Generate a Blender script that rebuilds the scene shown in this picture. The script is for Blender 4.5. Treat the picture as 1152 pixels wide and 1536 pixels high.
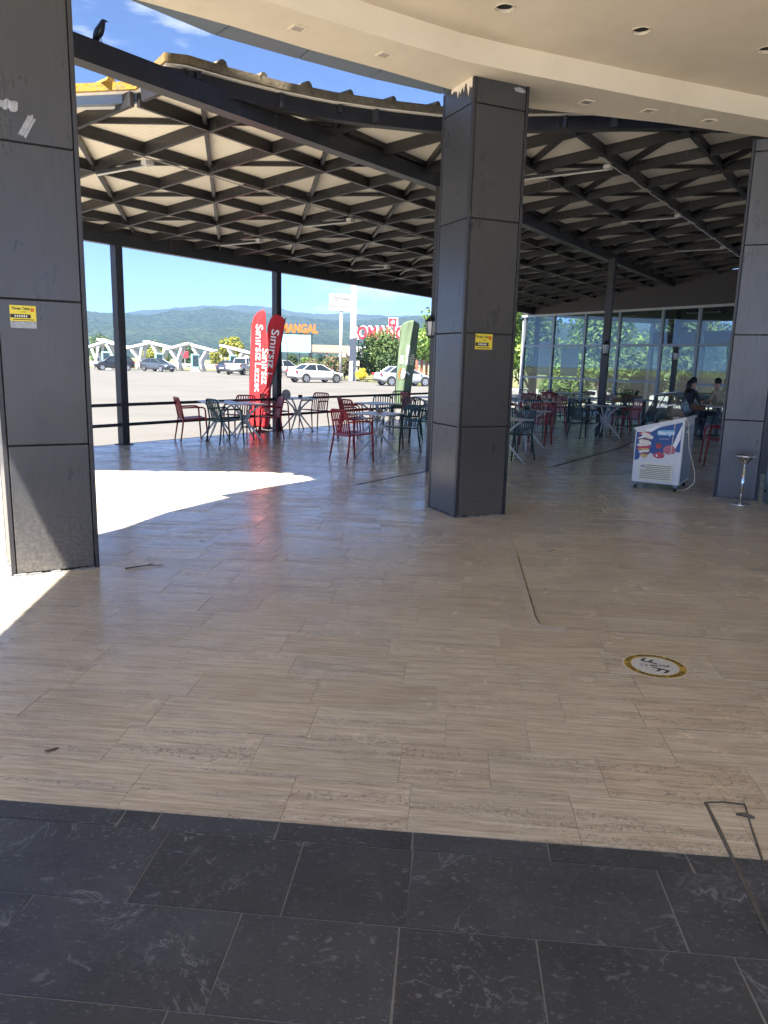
import bpy, bmesh, math, random
from mathutils import Vector, Matrix, noise as mnoise
random.seed(7)
scene = bpy.context.scene
for o in list(bpy.data.objects): bpy.data.objects.remove(o)
COL = scene.collection
rad = math.radians

# ------------------------------------------------------------------ camera, sky, sun, exposure
F_PX, PITCH, ROLL, CAM_H = 1126.0, rad(11.3), rad(1.5), 1.6
fwd = Vector((0, math.cos(PITCH), -math.sin(PITCH)))
up0 = Vector((0, math.sin(PITCH), math.cos(PITCH)))
RT = Vector((1, 0, 0)) * math.cos(ROLL) + up0 * math.sin(ROLL)
UP = up0 * math.cos(ROLL) - Vector((1, 0, 0)) * math.sin(ROLL)
cd = bpy.data.cameras.new('camera'); cam = bpy.data.objects.new('camera', cd); COL.objects.link(cam)
m = Matrix((RT, UP, -fwd)).transposed().to_4x4(); m.translation = (0, 0, CAM_H)
cam.matrix_world = m
cd.sensor_fit = 'VERTICAL'; cd.sensor_height = 36.0; cd.lens = 36.0 * F_PX / 1536.0
cd.clip_start = 0.05; cd.clip_end = 9000
scene.camera = cam
scene.render.resolution_x, scene.render.resolution_y = 768, 1024

SUN = Vector((-0.287, -0.605, 1.0)).normalized()          # towards the sun
SUN_EL = math.asin(SUN.z); SUN_ROT = math.atan2(SUN.x, SUN.y)
w = bpy.data.worlds.new('World'); scene.world = w; w.use_nodes = True
nt = w.node_tree; nt.nodes.clear()
wo = nt.nodes.new('ShaderNodeOutputWorld'); bg = nt.nodes.new('ShaderNodeBackground')
sky = nt.nodes.new('ShaderNodeTexSky'); sky.sky_type = 'NISHITA'; sky.sun_disc = False
sky.sun_elevation = SUN_EL; sky.sun_rotation = SUN_ROT
sky.air_density = 0.25; sky.dust_density = 0.1; sky.ozone_density = 6.0; sky.altitude = 2000
bg.inputs['Strength'].default_value = 0.058
# thin fair-weather clouds, the same all the way round the sky
tc = nt.nodes.new('ShaderNodeTexCoord'); mp = nt.nodes.new('ShaderNodeMapping')
mp.inputs['Scale'].default_value = (2.2, 2.2, 9.0)
cn = nt.nodes.new('ShaderNodeTexNoise'); cn.inputs['Scale'].default_value = 1.6; cn.inputs['Detail'].default_value = 8; cn.inputs['Roughness'].default_value = .58
cr = nt.nodes.new('ShaderNodeValToRGB'); cr.color_ramp.elements[0].position = .57; cr.color_ramp.elements[1].position = .80
cr.color_ramp.elements[1].color = (.55, .55, .55, 1)
mx = nt.nodes.new('ShaderNodeMix'); mx.data_type = 'RGBA'
mx.inputs['B'].default_value = (6.2, 6.0, 6.0, 1)
L = nt.links.new
L(tc.outputs['Generated'], mp.inputs['Vector']); L(mp.outputs[0], cn.inputs['Vector']); L(cn.outputs['Fac'], cr.inputs[0])
L(cr.outputs[0], mx.inputs['Factor']); L(sky.outputs[0], mx.inputs['A']); L(mx.outputs['Result'], bg.inputs['Color']); L(bg.outputs[0], wo.inputs[0])
sd = bpy.data.lights.new('sun', 'SUN'); sd.energy = 2.4; sd.angle = rad(.53); sd.color = (1, .94, .84)
sun = bpy.data.objects.new('sun', sd); COL.objects.link(sun); sun.rotation_euler = SUN.to_track_quat('Z', 'Y').to_euler()
sun.location = (-20, -40, 60)
vs = scene.view_settings; vs.view_transform = 'Standard'; vs.look = 'None'; vs.gamma = 1; vs.use_curve_mapping = False
vs.exposure = 3.5
scene.render.engine = 'CYCLES'
try:
    scene.cycles.max_bounces = 7; scene.cycles.diffuse_bounces = 5; scene.cycles.glossy_bounces = 3
    scene.cycles.transparent_max_bounces = 8; scene.cycles.volume_bounces = 0
except Exception: pass

def ray(px, py): return fwd + RT * ((px - 576) / F_PX) - UP * ((py - 768) / F_PX)
def at(px, py, Y):
    d = ray(px, py); return Vector((0, 0, CAM_H)) + d * (Y / d.y)
def gnd(px, py, z=0.0):
    d = ray(px, py); return Vector((0, 0, CAM_H)) + d * ((z - CAM_H) / d.z)
def proj(p):
    d = Vector(p) - Vector((0, 0, CAM_H)); q = d.dot(fwd)
    if q <= .05: return None
    return 576 + F_PX * d.dot(RT) / q, 768 - F_PX * d.dot(UP) / q

# ------------------------------------------------------------------ materials
def new_mat(name):
    mt = bpy.data.materials.new(name); mt.use_nodes = True
    b = mt.node_tree.nodes['Principled BSDF']; return mt, mt.node_tree, b
def pm(name, col, rough=.5, metal=0., var=.12, scale=6., bump=0., bscale=60., spec=None, coat=0., mottle=None, trans=0.):
    """principled with a little procedural mottling and fine relief"""
    mt, t, b = new_mat(name); n = t.nodes; l = t.links.new
    b.inputs['Roughness'].default_value = rough; b.inputs['Metallic'].default_value = metal
    if spec is not None: b.inputs['Specular IOR Level'].default_value = spec
    if coat: b.inputs['Coat Weight'].default_value = coat; b.inputs['Coat Roughness'].default_value = .08
    if trans: b.inputs['Transmission Weight'].default_value = trans
    co = n.new('ShaderNodeTexCoord'); no = n.new('ShaderNodeTexNoise')
    no.inputs['Scale'].default_value = scale; no.inputs['Detail'].default_value = 6; no.inputs['Roughness'].default_value = .65
    l(co.outputs['Object'], no.inputs['Vector'])
    r = n.new('ShaderNodeValToRGB'); e = r.color_ramp.elements
    e[0].position = .3; e[1].position = .72
    e[0].color = tuple(c * (1 - var) for c in col[:3]) + (1,)
    hi = mottle if mottle else tuple(min(1, c * (1 + var)) for c in col[:3])
    e[1].color = tuple(hi[:3]) + (1,)
    l(no.outputs['Fac'], r.inputs[0]); l(r.outputs[0], b.inputs['Base Color'])
    mr = n.new('ShaderNodeMapRange'); mr.inputs['To Min'].default_value = max(0, rough - .08); mr.inputs['To Max'].default_value = min(1, rough + .1)
    l(no.outputs['Fac'], mr.inputs['Value']); l(mr.outputs[0], b.inputs['Roughness'])
    if bump:
        n2 = n.new('ShaderNodeTexNoise'); n2.inputs['Scale'].default_value = bscale; n2.inputs['Detail'].default_value = 4
        bp = n.new('ShaderNodeBump'); bp.inputs['Strength'].default_value = bump; bp.inputs['Distance'].default_value = .01
        l(co.outputs['Object'], n2.inputs['Vector']); l(n2.outputs['Fac'], bp.inputs['Height']); l(bp.outputs[0], b.inputs['Normal'])
    return mt
def mixc(t, fac, a, b_):
    x = t.nodes.new('ShaderNodeMix'); x.data_type = 'RGBA'
    for k, v in (('Factor', fac), ('A', a), ('B', b_)):
        if isinstance(v, (tuple, float, int)): x.inputs[k].default_value = v if not isinstance(v, tuple) else (v + (1,) if len(v) == 3 else v)
        else: t.links.new(v, x.inputs[k])
    return x.outputs['Result']
def math_(t, op, a, b_=None):
    x = t.nodes.new('ShaderNodeMath'); x.operation = op
    for i, v in enumerate((a, b_)):
        if v is None: continue
        if isinstance(v, (float, int)): x.inputs[i].default_value = v
        else: t.links.new(v, x.inputs[i])
    return x.outputs[0]
def ramp(t, fac, stops):
    r = t.nodes.new('ShaderNodeValToRGB'); e = r.color_ramp.elements
    while len(e) < len(stops): e.new(.5)
    for k, (p, c) in enumerate(stops):
        e[k].position = p; e[k].color = (c, c, c, 1) if isinstance(c, (int, float)) else tuple(c) + (1,)
    t.links.new(fac, r.inputs[0]); return r.outputs[0]
def tex(t, vec, scale, detail=5, rough=.6, kind='Noise', dist=0.):
    x = t.nodes.new('ShaderNodeTex' + kind); x.inputs['Scale'].default_value = scale
    if kind == 'Noise': x.inputs['Detail'].default_value = detail; x.inputs['Roughness'].default_value = rough; x.inputs['Distortion'].default_value = dist
    t.links.new(vec, x.inputs['Vector']); return x.outputs['Fac' if kind == 'Noise' else 'Distance']
def piece_coords(t, ang, sx, sy, off=40.):
    """world position turned to the paving direction; each piece is cut from another place in the block"""
    n = t.nodes; g = n.new('ShaderNodeNewGeometry'); oi = n.new('ShaderNodeObjectInfo')
    rnd = math_(t, 'FRACT', math_(t, 'ADD', g.outputs['Random Per Island'], oi.outputs['Random']))
    vr = n.new('ShaderNodeVectorRotate'); vr.rotation_type = 'Z_AXIS'; vr.inputs['Angle'].default_value = -ang
    t.links.new(g.outputs['Position'], vr.inputs['Vector'])
    cb = n.new('ShaderNodeCombineXYZ'); t.links.new(math_(t, 'MULTIPLY', rnd, off), cb.inputs[2]); t.links.new(math_(t, 'MULTIPLY', rnd, off * .37), cb.inputs[1])
    ad = n.new('ShaderNodeVectorMath'); ad.operation = 'ADD'; t.links.new(vr.outputs[0], ad.inputs[0]); t.links.new(cb.outputs[0], ad.inputs[1])
    mp_ = n.new('ShaderNodeMapping'); mp_.inputs['Scale'].default_value = (sx, sy, 1); t.links.new(ad.outputs[0], mp_.inputs['Vector'])
    return rnd, mp_.outputs[0], ad.outputs[0], vr.outputs[0]
ROWANG = rad(-4.9)

def mat_travertine():
    mt, t, b = new_mat('travertine')
    rnd, grain, flat, wpos = piece_coords(t, ROWANG, .9, 15.)
    g1 = tex(t, grain, 3.1, 9, .72, dist=.12); g2 = tex(t, grain, 7., 5, .6)
    c = ramp(t, g1, [(.28, (.33, .275, .205)), (.42, (.50, .445, .355)), (.55, (.59, .54, .445)), (.72, (.70, .655, .565))])
    c = mixc(t, math_(t, 'MULTIPLY', ramp(t, g2, [(.45, 0.), (.68, 1.)]), .55), c, (.31, .24, .175))
    # tile to tile tone
    tone = ramp(t, rnd, [(0., (.90, .88, .86)), (.35, (1., .98, .96)), (.62, (.95, .95, .95)), (.85, (1.06, 1.05, 1.03)), (1., (.97, .92, .88))])
    mm = t.nodes.new('ShaderNodeMix'); mm.data_type = 'RGBA'; mm.blend_type = 'MULTIPLY'; mm.inputs['Factor'].default_value = 1
    t.links.new(c, mm.inputs['A']); t.links.new(tone, mm.inputs['B']); c = mm.outputs['Result']
    # open pits of the stone: in streaks along the bed, some tiles much more than others
    pits = tex(t, flat, 60., 6, .8); band = tex(t, grain, 1.1, 3, .5)
    sel = ramp(t, math_(t, 'ADD', band, math_(t, 'MULTIPLY', rnd, .16)), [(.60, 0.), (.70, 1.)])
    pm_ = math_(t, 'MULTIPLY', ramp(t, pits, [(.50, 0.), (.58, 1.)]), sel)
    few = math_(t, 'MULTIPLY', ramp(t, tex(t, grain, 26., 3, .6), [(.655, 0.), (.72, 1.)]), .7)
    pm_ = math_(t, 'MAXIMUM', pm_, few)
    c = mixc(t, math_(t, 'MULTIPLY', pm_, .75), c, (.16, .13, .10))
    # trodden-in grime
    dirt = ramp(t, tex(t, wpos, .55, 6, .65), [(.42, 0.), (.75, .40)])
    c = mixc(t, dirt, c, (.30, .265, .22))
    t.links.new(c, b.inputs['Base Color'])
    rr = t.nodes.new('ShaderNodeMapRange'); rr.inputs['From Min'].default_value = .3; rr.inputs['From Max'].default_value = .75
    rr.inputs['To Min'].default_value = .13; rr.inputs['To Max'].default_value = .34
    t.links.new(tex(t, wpos, 2.3, 6, .7), rr.inputs['Value']); t.links.new(math_(t, 'ADD', rr.outputs[0], math_(t, 'MULTIPLY', pm_, .4)), b.inputs['Roughness'])
    bp = t.nodes.new('ShaderNodeBump'); bp.inputs['Strength'].default_value = .35; bp.inputs['Distance'].default_value = .003
    h = math_(t, 'SUBTRACT', math_(t, 'MULTIPLY', g1, .15), pm_); t.links.new(h, bp.inputs['Height']); t.links.new(bp.outputs[0], b.inputs['Normal'])
    return mt
def mat_granite():
    mt, t, b = new_mat('dark_granite')
    rnd, st, flat, wpos = piece_coords(t, ROWANG, 1., 1.6)
    g = tex(t, flat, 3.5, 8, .7); c = ramp(t, g, [(.3, (.023, .029, .041)), (.6, (.041, .050, .066)), (.8, (.066, .077, .096))])
    tone = ramp(t, rnd, [(0., .8), (1., 1.25)])
    mm = t.nodes.new('ShaderNodeMix'); mm.data_type = 'RGBA'; mm.blend_type = 'MULTIPLY'; mm.inputs['Factor'].default_value = 1
    t.links.new(c, mm.inputs['A']); t.links.new(tone, mm.inputs['B']); c = mm.outputs['Result']
    # pale shell flecks and veins
    nz_ = t.nodes.new('ShaderNodeTexNoise'); nz_.inputs['Scale'].default_value = 9.; nz_.inputs['Detail'].default_value = 5; t.links.new(st, nz_.inputs['Vector'])
    wv = t.nodes.new('ShaderNodeVectorMath'); wv.operation = 'MULTIPLY_ADD'; t.links.new(nz_.outputs['Color'], wv.inputs[0]); wv.inputs[1].default_value = (.22, .22, 0); t.links.new(st, wv.inputs[2])
    v = tex(t, wv.outputs[0], 15., kind='Voronoi'); fl = math_(t, 'MULTIPLY', ramp(t, v, [(.13, 1.), (.24, 0.)]), ramp(t, tex(t, st, 6., 5, .7), [(.46, 0.), (.56, 1.)]))
    fine = ramp(t, tex(t, st, 55., 4, .75), [(.58, 0.), (.68, .75)])
    vein = ramp(t, math_(t, 'ABSOLUTE', math_(t, 'SUBTRACT', tex(t, flat, 2.6, 5, .62, dist=.6), .5)), [(0., .8), (.010, 0.)])
    vein = math_(t, 'MULTIPLY', vein, ramp(t, tex(t, flat, 4., 3), [(.5, 0.), (.62, 1.)]))
    wear = math_(t, 'MULTIPLY', ramp(t, tex(t, wpos, 1.4, 4), [(.56, 0.), (.72, 1.)]), ramp(t, tex(t, wpos, 45., 5, .75), [(.48, 0.), (.62, .6)]))
    k = math_(t, 'MAXIMUM', math_(t, 'MAXIMUM', math_(t, 'MULTIPLY', fl, .6), fine), math_(t, 'MAXIMUM', vein, wear))
    c = mixc(t, math_(t, 'MULTIPLY', math_(t, 'MULTIPLY', k, 1.1), ramp(t, tex(t, wpos, 1.1, 4, .6), [(.35, .35), (.65, 1.)])), c, (.22, .24, .27)); t.links.new(c, b.inputs['Base Color'])
    t.links.new(math_(t, 'ADD', math_(t, 'MULTIPLY', tex(t, wpos, 6., 6, .7), .35), .18), b.inputs['Roughness'])
    bp = t.nodes.new('ShaderNodeBump'); bp.inputs['Strength'].default_value = .2; bp.inputs['Distance'].default_value = .002
    t.links.new(g, bp.inputs['Height']); t.links.new(bp.outputs[0], b.inputs['Normal'])
    return mt
def mat_panel(name='anthracite_panel', c0=(.038, .040, .044), c1=(.056, .058, .062)):
    """anthracite composite panel: dusty, splashed at the foot, fine vertical streaks"""
    mt, t, b = new_mat(name); n = t.nodes
    co = n.new('ShaderNodeTexCoord'); mp_ = n.new('ShaderNodeMapping'); mp_.inputs['Scale'].default_value = (9, 9, .8)
    t.links.new(co.outputs['Object'], mp_.inputs['Vector'])
    st = tex(t, mp_.outputs[0], 4., 6, .7); g = n.new('ShaderNodeNewGeometry'); sp = n.new('ShaderNodeSeparateXYZ'); t.links.new(g.outputs['Position'], sp.inputs[0])
    c = ramp(t, st, [(.3, c0), (.75, c1)])
    foot = n.new('ShaderNodeMapRange'); foot.inputs['From Min'].default_value = .75; foot.inputs['From Max'].default_value = .0
    t.links.new(sp.outputs[2], foot.inputs['Value'])
    spk = math_(t, 'MULTIPLY', foot.outputs[0], ramp(t, tex(t, co.outputs['Object'], 38., 6, .8), [(.45, .12), (.68, .75)]))
    c = mixc(t, spk, c, (.20, .18, .155)); t.links.new(c, b.inputs['Base Color'])
    sm = tex(t, co.outputs['Object'], 2.2, 7, .7)
    t.links.new(math_(t, 'ADD', math_(t, 'ADD', math_(t, 'MULTIPLY', st, .12), math_(t, 'MULTIPLY', sm, .30)), .10), b.inputs['Roughness'])
    bp = n.new('ShaderNodeBump'); bp.inputs['Strength'].default_value = .12; bp.inputs['Distance'].default_value = .01; t.links.new(tex(t, co.outputs['Object'], 3.0, 2), bp.inputs['Height']); t.links.new(bp.outputs[0], b.inputs['Normal'])
    return mt
def mat_steel():
    mt, t, b = new_mat('black_steel'); n = t.nodes
    co = n.new('ShaderNodeTexCoord'); g = n.new('ShaderNodeNewGeometry')
    mp_ = n.new('ShaderNodeMapping'); mp_.inputs['Scale'].default_value = (1, 1, .06); t.links.new(g.outputs['Position'], mp_.inputs['Vector'])
    drip = math_(t, 'MULTIPLY', ramp(t, tex(t, mp_.outputs[0], 22., 3, .6), [(.60, 0.), (.72, .6)]), ramp(t, tex(t, g.outputs['Position'], 1.1, 3), [(.45, 0.), (.6, 1.)]))
    c = ramp(t, tex(t, g.outputs['Position'], 5., 6, .7), [(.3, (.013, .012, .012)), (.75, (.026, .023, .023))])
    c = mixc(t, drip, c, (.12, .11, .10)); t.links.new(c, b.inputs['Base Color']); b.inputs['Roughness'].default_value = .42
    return mt
def mat_sheet():
    """cream fibre/sandwich roofing seen from below: fine ribs across the slope"""
    mt, t, b = new_mat('cream_roof_sheet'); n = t.nodes
    co = n.new('ShaderNodeTexCoord'); sp = n.new('ShaderNodeSeparateXYZ'); t.links.new(co.outputs['Object'], sp.inputs[0])
    c = ramp(t, tex(t, co.outputs['Object'], .9, 6, .6), [(.3, (.74, .69, .58)), (.7, (.84, .79, .69))])
    rib = math_(t, 'SINE', math_(t, 'MULTIPLY', sp.outputs[0], 95.))
    line = ramp(t, rib, [(.0, .0), (.9, 0.), (1., .22)])
    c = mixc(t, line, c, (.5, .45, .36)); t.links.new(c, b.inputs['Base Color']); b.inputs['Roughness'].default_value = .6
    bp = n.new('ShaderNodeBump'); bp.inputs['Strength'].default_value = .3; bp.inputs['Distance'].default_value = .004
    t.links.new(rib, bp.inputs['Height']); t.links.new(bp.outputs[0], b.inputs['Normal'])
    return mt
def mat_plaster(name, c0, c1):
    mt, t, b = new_mat(name); n = t.nodes; co = n.new('ShaderNodeTexCoord'); v = co.outputs['Object']
    c = ramp(t, tex(t, v, 1.1, 7, .62), [(.3, c0), (.7, c1)])
    st = math_(t, 'MULTIPLY', ramp(t, tex(t, v, 14., 6, .8), [(.58, 0.), (.74, .5)]), ramp(t, tex(t, v, .8, 3), [(.52, 0.), (.66, 1.)]))
    c = mixc(t, st, c, (.22, .19, .15)); t.links.new(c, b.inputs['Base Color']); b.inputs['Roughness'].default_value = .9
    bp = n.new('ShaderNodeBump'); bp.inputs['Strength'].default_value = .45; bp.inputs['Distance'].default_value = .008
    t.links.new(tex(t, v, 75., 4, .7), bp.inputs['Height']); t.links.new(bp.outputs[0], b.inputs['Normal'])
    return mt
def mat_roofedge():
    mt, t, b = new_mat('weathered_shaded_roof_edge'); n = t.nodes; g = n.new('ShaderNodeNewGeometry'); v = g.outputs['Position']
    c = ramp(t, tex(t, v, 9., 7, .75), [(.3, (.075, .062, .042)), (.5, (.14, .118, .082)), (.7, (.21, .18, .13))])  # weathered tones, darkened overall to stand in for the building's shadow
    sp = n.new('ShaderNodeSeparateXYZ'); t.links.new(v, sp.inputs[0])
    lef = n.new('ShaderNodeMapRange'); lef.inputs['From Min'].default_value = -1.7; lef.inputs['From Max'].default_value = -2.6; t.links.new(sp.outputs[0], lef.inputs['Value'])
    li = math_(t, 'MULTIPLY', ramp(t, tex(t, v, 24., 5, .7), [(.36, 0.), (.52, 1.)]), math_(t, 'ADD', math_(t, 'MULTIPLY', lef.outputs[0], .9), .05))
    c = mixc(t, li, c, (.36, .20, .015)); t.links.new(c, b.inputs['Base Color']); b.inputs['Roughness'].default_value = .95
    bp = n.new('ShaderNodeBump'); bp.inputs['Strength'].default_value = .8; bp.inputs['Distance'].default_value = .02
    t.links.new(tex(t, v, 30., 5, .7), bp.inputs['Height']); t.links.new(bp.outputs[0], b.inputs['Normal'])
    return mt
def mat_leaf(name, c0, c1, c2=None):
    mt, t, b = new_mat(name); g = t.nodes.new('ShaderNodeNewGeometry')
    st = [(0., c0), (.55, c1), (1., c2 or c1)]
    t.links.new(ramp(t, g.outputs['Random Per Island'], st), b.inputs['Base Color']); b.inputs['Roughness'].default_value = .6
    try:
        b.inputs['Subsurface Weight'].default_value = 0
        tr = t.nodes.new('ShaderNodeBsdfTranslucent'); t.links.new(ramp(t, g.outputs['Random Per Island'], st), tr.inputs['Color'])
        ms = t.nodes.new('ShaderNodeMixShader'); ms.inputs[0].default_value = .3
        t.links.new(b.outputs[0], ms.inputs[1]); t.links.new(tr.outputs[0], ms.inputs[2])
        t.links.new(ms.outputs[0], t.nodes['Material Output'].inputs['Surface'])
    except Exception: pass
    return mt
def mat_hill():
    mt, t, b = new_mat('forest_hill'); g = t.nodes.new('ShaderNodeNewGeometry'); v = g.outputs['Position']
    c = ramp(t, tex(t, v, .006, 8, .6), [(.30, (.016, .032, .016)), (.5, (.030, .052, .024)), (.66, (.055, .080, .034)), (.8, (.11, .115, .06))])
    cr_ = ramp(t, tex(t, v, .10, kind='Voronoi'), [(0., 1.25), (.6, .55)])
    mm = t.nodes.new('ShaderNodeMix'); mm.data_type = 'RGBA'; mm.blend_type = 'MULTIPLY'; mm.inputs['Factor'].default_value = 1
    t.links.new(c, mm.inputs['A']); t.links.new(cr_, mm.inputs['B'])
    t.links.new(mm.outputs['Result'], b.inputs['Base Color']); b.inputs['Roughness'].default_value = 1; b.inputs['Specular IOR Level'].default_value = 0
    bp = t.nodes.new('ShaderNodeBump'); bp.inputs['Strength'].default_value = 1; bp.inputs['Distance'].default_value = 9
    t.links.new(math_(t, 'SUBTRACT', 1., tex(t, v, .10, kind='Voronoi')), bp.inputs['Height']); t.links.new(bp.outputs[0], b.inputs['Normal'])
    return mt
def mat_asphalt():
    mt, t, b = new_mat('pale_worn_asphalt'); g = t.nodes.new('ShaderNodeNewGeometry'); v = g.outputs['Position']
    c = ramp(t, tex(t, v, .18, 8, .65), [(.3, (.095, .091, .085)), (.5, (.117, .112, .105)), (.72, (.136, .13, .121))])
    c = mixc(t, ramp(t, tex(t, v, 35., 4, .7), [(.45, 0.), (.75, .35)]), c, (.17, .16, .15))
    # tyre marks: long faint arcs
    w_ = t.nodes.new('ShaderNodeTexWave'); w_.wave_type = 'RINGS'; w_.inputs['Scale'].default_value = .05; w_.inputs['Distortion'].default_value = 9; w_.inputs['Detail'].default_value = 2; w_.inputs['Detail Scale'].default_value = .6
    mp_ = t.nodes.new('ShaderNodeMapping'); mp_.inputs['Location'].default_value = (12, -38, 0); t.links.new(v, mp_.inputs['Vector']); t.links.new(mp_.outputs[0], w_.inputs['Vector'])
    tm = math_(t, 'MULTIPLY', ramp(t, w_.outputs['Fac'], [(.74, 0.), (.95, .6)]), ramp(t, tex(t, v, .12, 3), [(.42, 0.), (.6, 1.)]))
    c = mixc(t, tm, c, (.12, .115, .11))
    t.links.new(c, b.inputs['Base Color']); b.inputs['Roughness'].default_value = .9; return mt
def mat_glass(name, tint, refl=.3, rough=.02, graze=.9):
    """thin window glass: mostly clear, reflecting more at a slant"""
    mt = bpy.data.materials.new(name); mt.use_nodes = True; t = mt.node_tree; n = t.nodes; n.clear()
    o = n.new('ShaderNodeOutputMaterial'); tr = n.new('ShaderNodeBsdfTransparent'); tr.inputs[0].default_value = tuple(tint) + (1,)
    gl = n.new('ShaderNodeBsdfGlossy'); gl.inputs['Roughness'].default_value = rough; gl.inputs[0].default_value = (.95, .98, 1, 1)
    lw = n.new('ShaderNodeLayerWeight'); lw.inputs['Blend'].default_value = .5
    ms = n.new('ShaderNodeMixShader'); f_ = math_(t, 'MINIMUM', math_(t, 'ADD', math_(t, 'MULTIPLY', math_(t, 'POWER', lw.outputs['Facing'], 4.), graze), refl), 1.)
    t.links.new(f_, ms.inputs[0]); t.links.new(tr.outputs[0], ms.inputs[1]); t.links.new(gl.outputs[0], ms.inputs[2]); t.links.new(ms.outputs[0], o.inputs[0])
    return mt

M = {}
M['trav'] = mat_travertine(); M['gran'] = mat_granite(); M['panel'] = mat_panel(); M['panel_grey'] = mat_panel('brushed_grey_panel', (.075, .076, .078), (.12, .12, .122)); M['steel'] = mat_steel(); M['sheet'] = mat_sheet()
M['plaster'] = mat_plaster('beige_plaster', (.70, .61, .47), (.80, .71, .565)); M['plaster2'] = mat_plaster('beige_plaster_beam', (.68, .60, .475), (.77, .69, .56))
M['edge'] = mat_roofedge(); M['hill'] = mat_hill(); M['asph'] = mat_asphalt()
M['joint'] = pm('joint_mortar', (.30, .255, .205), .9, var=.2, scale=20); M['gjoint'] = pm('pale_granite_joint', (.20, .20, .205), .9, var=.2, scale=20)
M['seal'] = pm('sealant_strip', (.42, .375, .315), .45, var=.15, scale=12); M['dseal'] = pm('dark_sealant', (.085, .085, .08), .6, var=.3, scale=18)
M['trim'] = pm('dark_trim', (.028, .028, .032), .4); M['core'] = pm('column_core', (.012, .012, .013), .8)
M['fascia'] = pm('grey_fascia_metal', (.16, .20, .25), .38, .3, var=.08); M['hole'] = pm('black_hole', (.01, .01, .01), .9)
M['paintw'] = pm('white_paint', (.68, .68, .66), .45, var=.05); M['grille'] = pm('cream_grille', (.72, .72, .56), .5, var=.05)
M['red'] = pm('red_plastic', (.30, .020, .026), .42, var=.1); M['green'] = pm('dark_green_plastic', (.012, .050, .040), .4, var=.12)
M['tabletop'] = pm('pale_table_top', (.54, .56, .58), .35, var=.05); M['tleg'] = pm('pale_grey_metal', (.60, .61, .61), .4, var=.06)
M['chrome'] = pm('chrome', (.75, .75, .74), .13, 1., var=.05); M['alu'] = pm('aluminium', (.20, .23, .25), .45, .5, var=.06)
M['wood'] = pm('brown_wood', (.20, .095, .045), .4, var=.25, scale=10); M['blackw'] = pm('black_wood', (.018, .02, .026), .45)
M['conduit'] = pm('grey_conduit', (.42, .40, .37), .5); M['tube'] = pm('lamp_tube', (.42, .41, .38), .4, var=.03)
M['redcloth'] = pm('red_banner_cloth', (.50, .018, .025), .8, var=.08, bump=.1, bscale=90)
M['greencloth'] = pm('green_banner_cloth', (.125, .18, .11), .8, var=.10, bump=.1, bscale=90); M['print'] = pm('white_print', (.85, .85, .83), .7, var=.02); M['printy'] = pm('cream_print', (.78, .72, .42), .7, var=.02)
M['tyre'] = pm('tyre_rubber', (.018, .018, .018), .85); M['rim'] = pm('alloy_rim', (.55, .56, .57), .3, .9); M['cglass'] = pm('dark_car_glass', (.02, .028, .034), .06, spec=.7)
M['car_white'] = pm('white_car_paint', (.52, .52, .52), .3, coat=.8, var=.02); M['car_black'] = pm('black_car_paint', (.010, .010, .013), .25, coat=1., var=.05)
M['car_grey'] = pm('grey_blue_car_paint', (.075, .095, .12), .3, .4, coat=.9, var=.05); M['car_blue'] = pm('dark_blue_car_paint', (.03, .04, .075), .3, .3, coat=.9, var=.05); M['car_silver'] = pm('silver_car_paint', (.46, .50, .54), .32, .5, coat=.8, var=.04)
M['tail'] = pm('tail_lamp', (.45, .015, .015), .25); M['head'] = pm('head_lamp', (.7, .72, .74), .15); M['plate'] = pm('number_plate', (.75, .75, .72), .5)
M['leaf'] = mat_leaf('leaf_mid', (.035, .075, .018), (.075, .13, .03), (.14, .20, .05)); M['leaf_d'] = mat_leaf('leaf_dark', (.018, .045, .014), (.045, .085, .024), (.08, .13, .035))
M['leaf_y'] = mat_leaf('leaf_yellow', (.12, .16, .02), (.25, .26, .03), (.42, .38, .04)); M['leaf_b'] = mat_leaf('leaf_bright', (.07, .14, .025), (.15, .25, .05), (.25, .35, .08))
M['flower_y'] = mat_leaf('yellow_flowers', (.5, .4, .02), (.75, .6, .03), (.8, .7, .1)); M['leaf_p'] = mat_leaf('leaf_oleander', (.06, .10, .035), (.11, .15, .05), (.34, .16, .14))
M['bark'] = pm('bark', (.10, .075, .055), .9, var=.3, scale=5, bump=.4); M['grass'] = pm('dry_grass', (.20, .18, .08), .95, var=.35, scale=1.2, mottle=(.15, .17, .06)); M['earth'] = pm('field_ground', (.16, .18, .08), 1., var=.3, scale=.05)
M['paving'] = pm('bounce_paving', (.78, .75, .70), .8, var=.08, scale=1.5); M['concrete'] = pm('concrete', (.42, .41, .39), .85, var=.12, scale=2, bump=.2); M['white_post'] = pm('white_concrete', (.42, .43, .44), .7, var=.1, scale=3)
M['skin'] = pm('skin', (.52, .33, .24), .55, var=.06); M['hair'] = pm('black_hair', (.012, .010, .010), .5); M['shirt'] = pm('beige_shirt', (.42, .36, .24), .9); M['blouse'] = pm('dark_blouse', (.03, .03, .035), .9)
M['glass'] = mat_glass('window_glass', (.62, .68, .67), .055); M['vglass'] = mat_glass('vitrine_glass', (.52, .58, .59), .05, .08, .25); M['lglass'] = pm('lantern_glass', (.55, .56, .55), .2, var=.04)
M['yellow'] = pm('yellow_sticker', (.72, .60, .05), .5, var=.03); M['inkd'] = pm('dark_ink', (.02, .02, .02), .6); M['inkblue'] = pm('blue_print', (.030, .085, .26), .5, var=.05)
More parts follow.
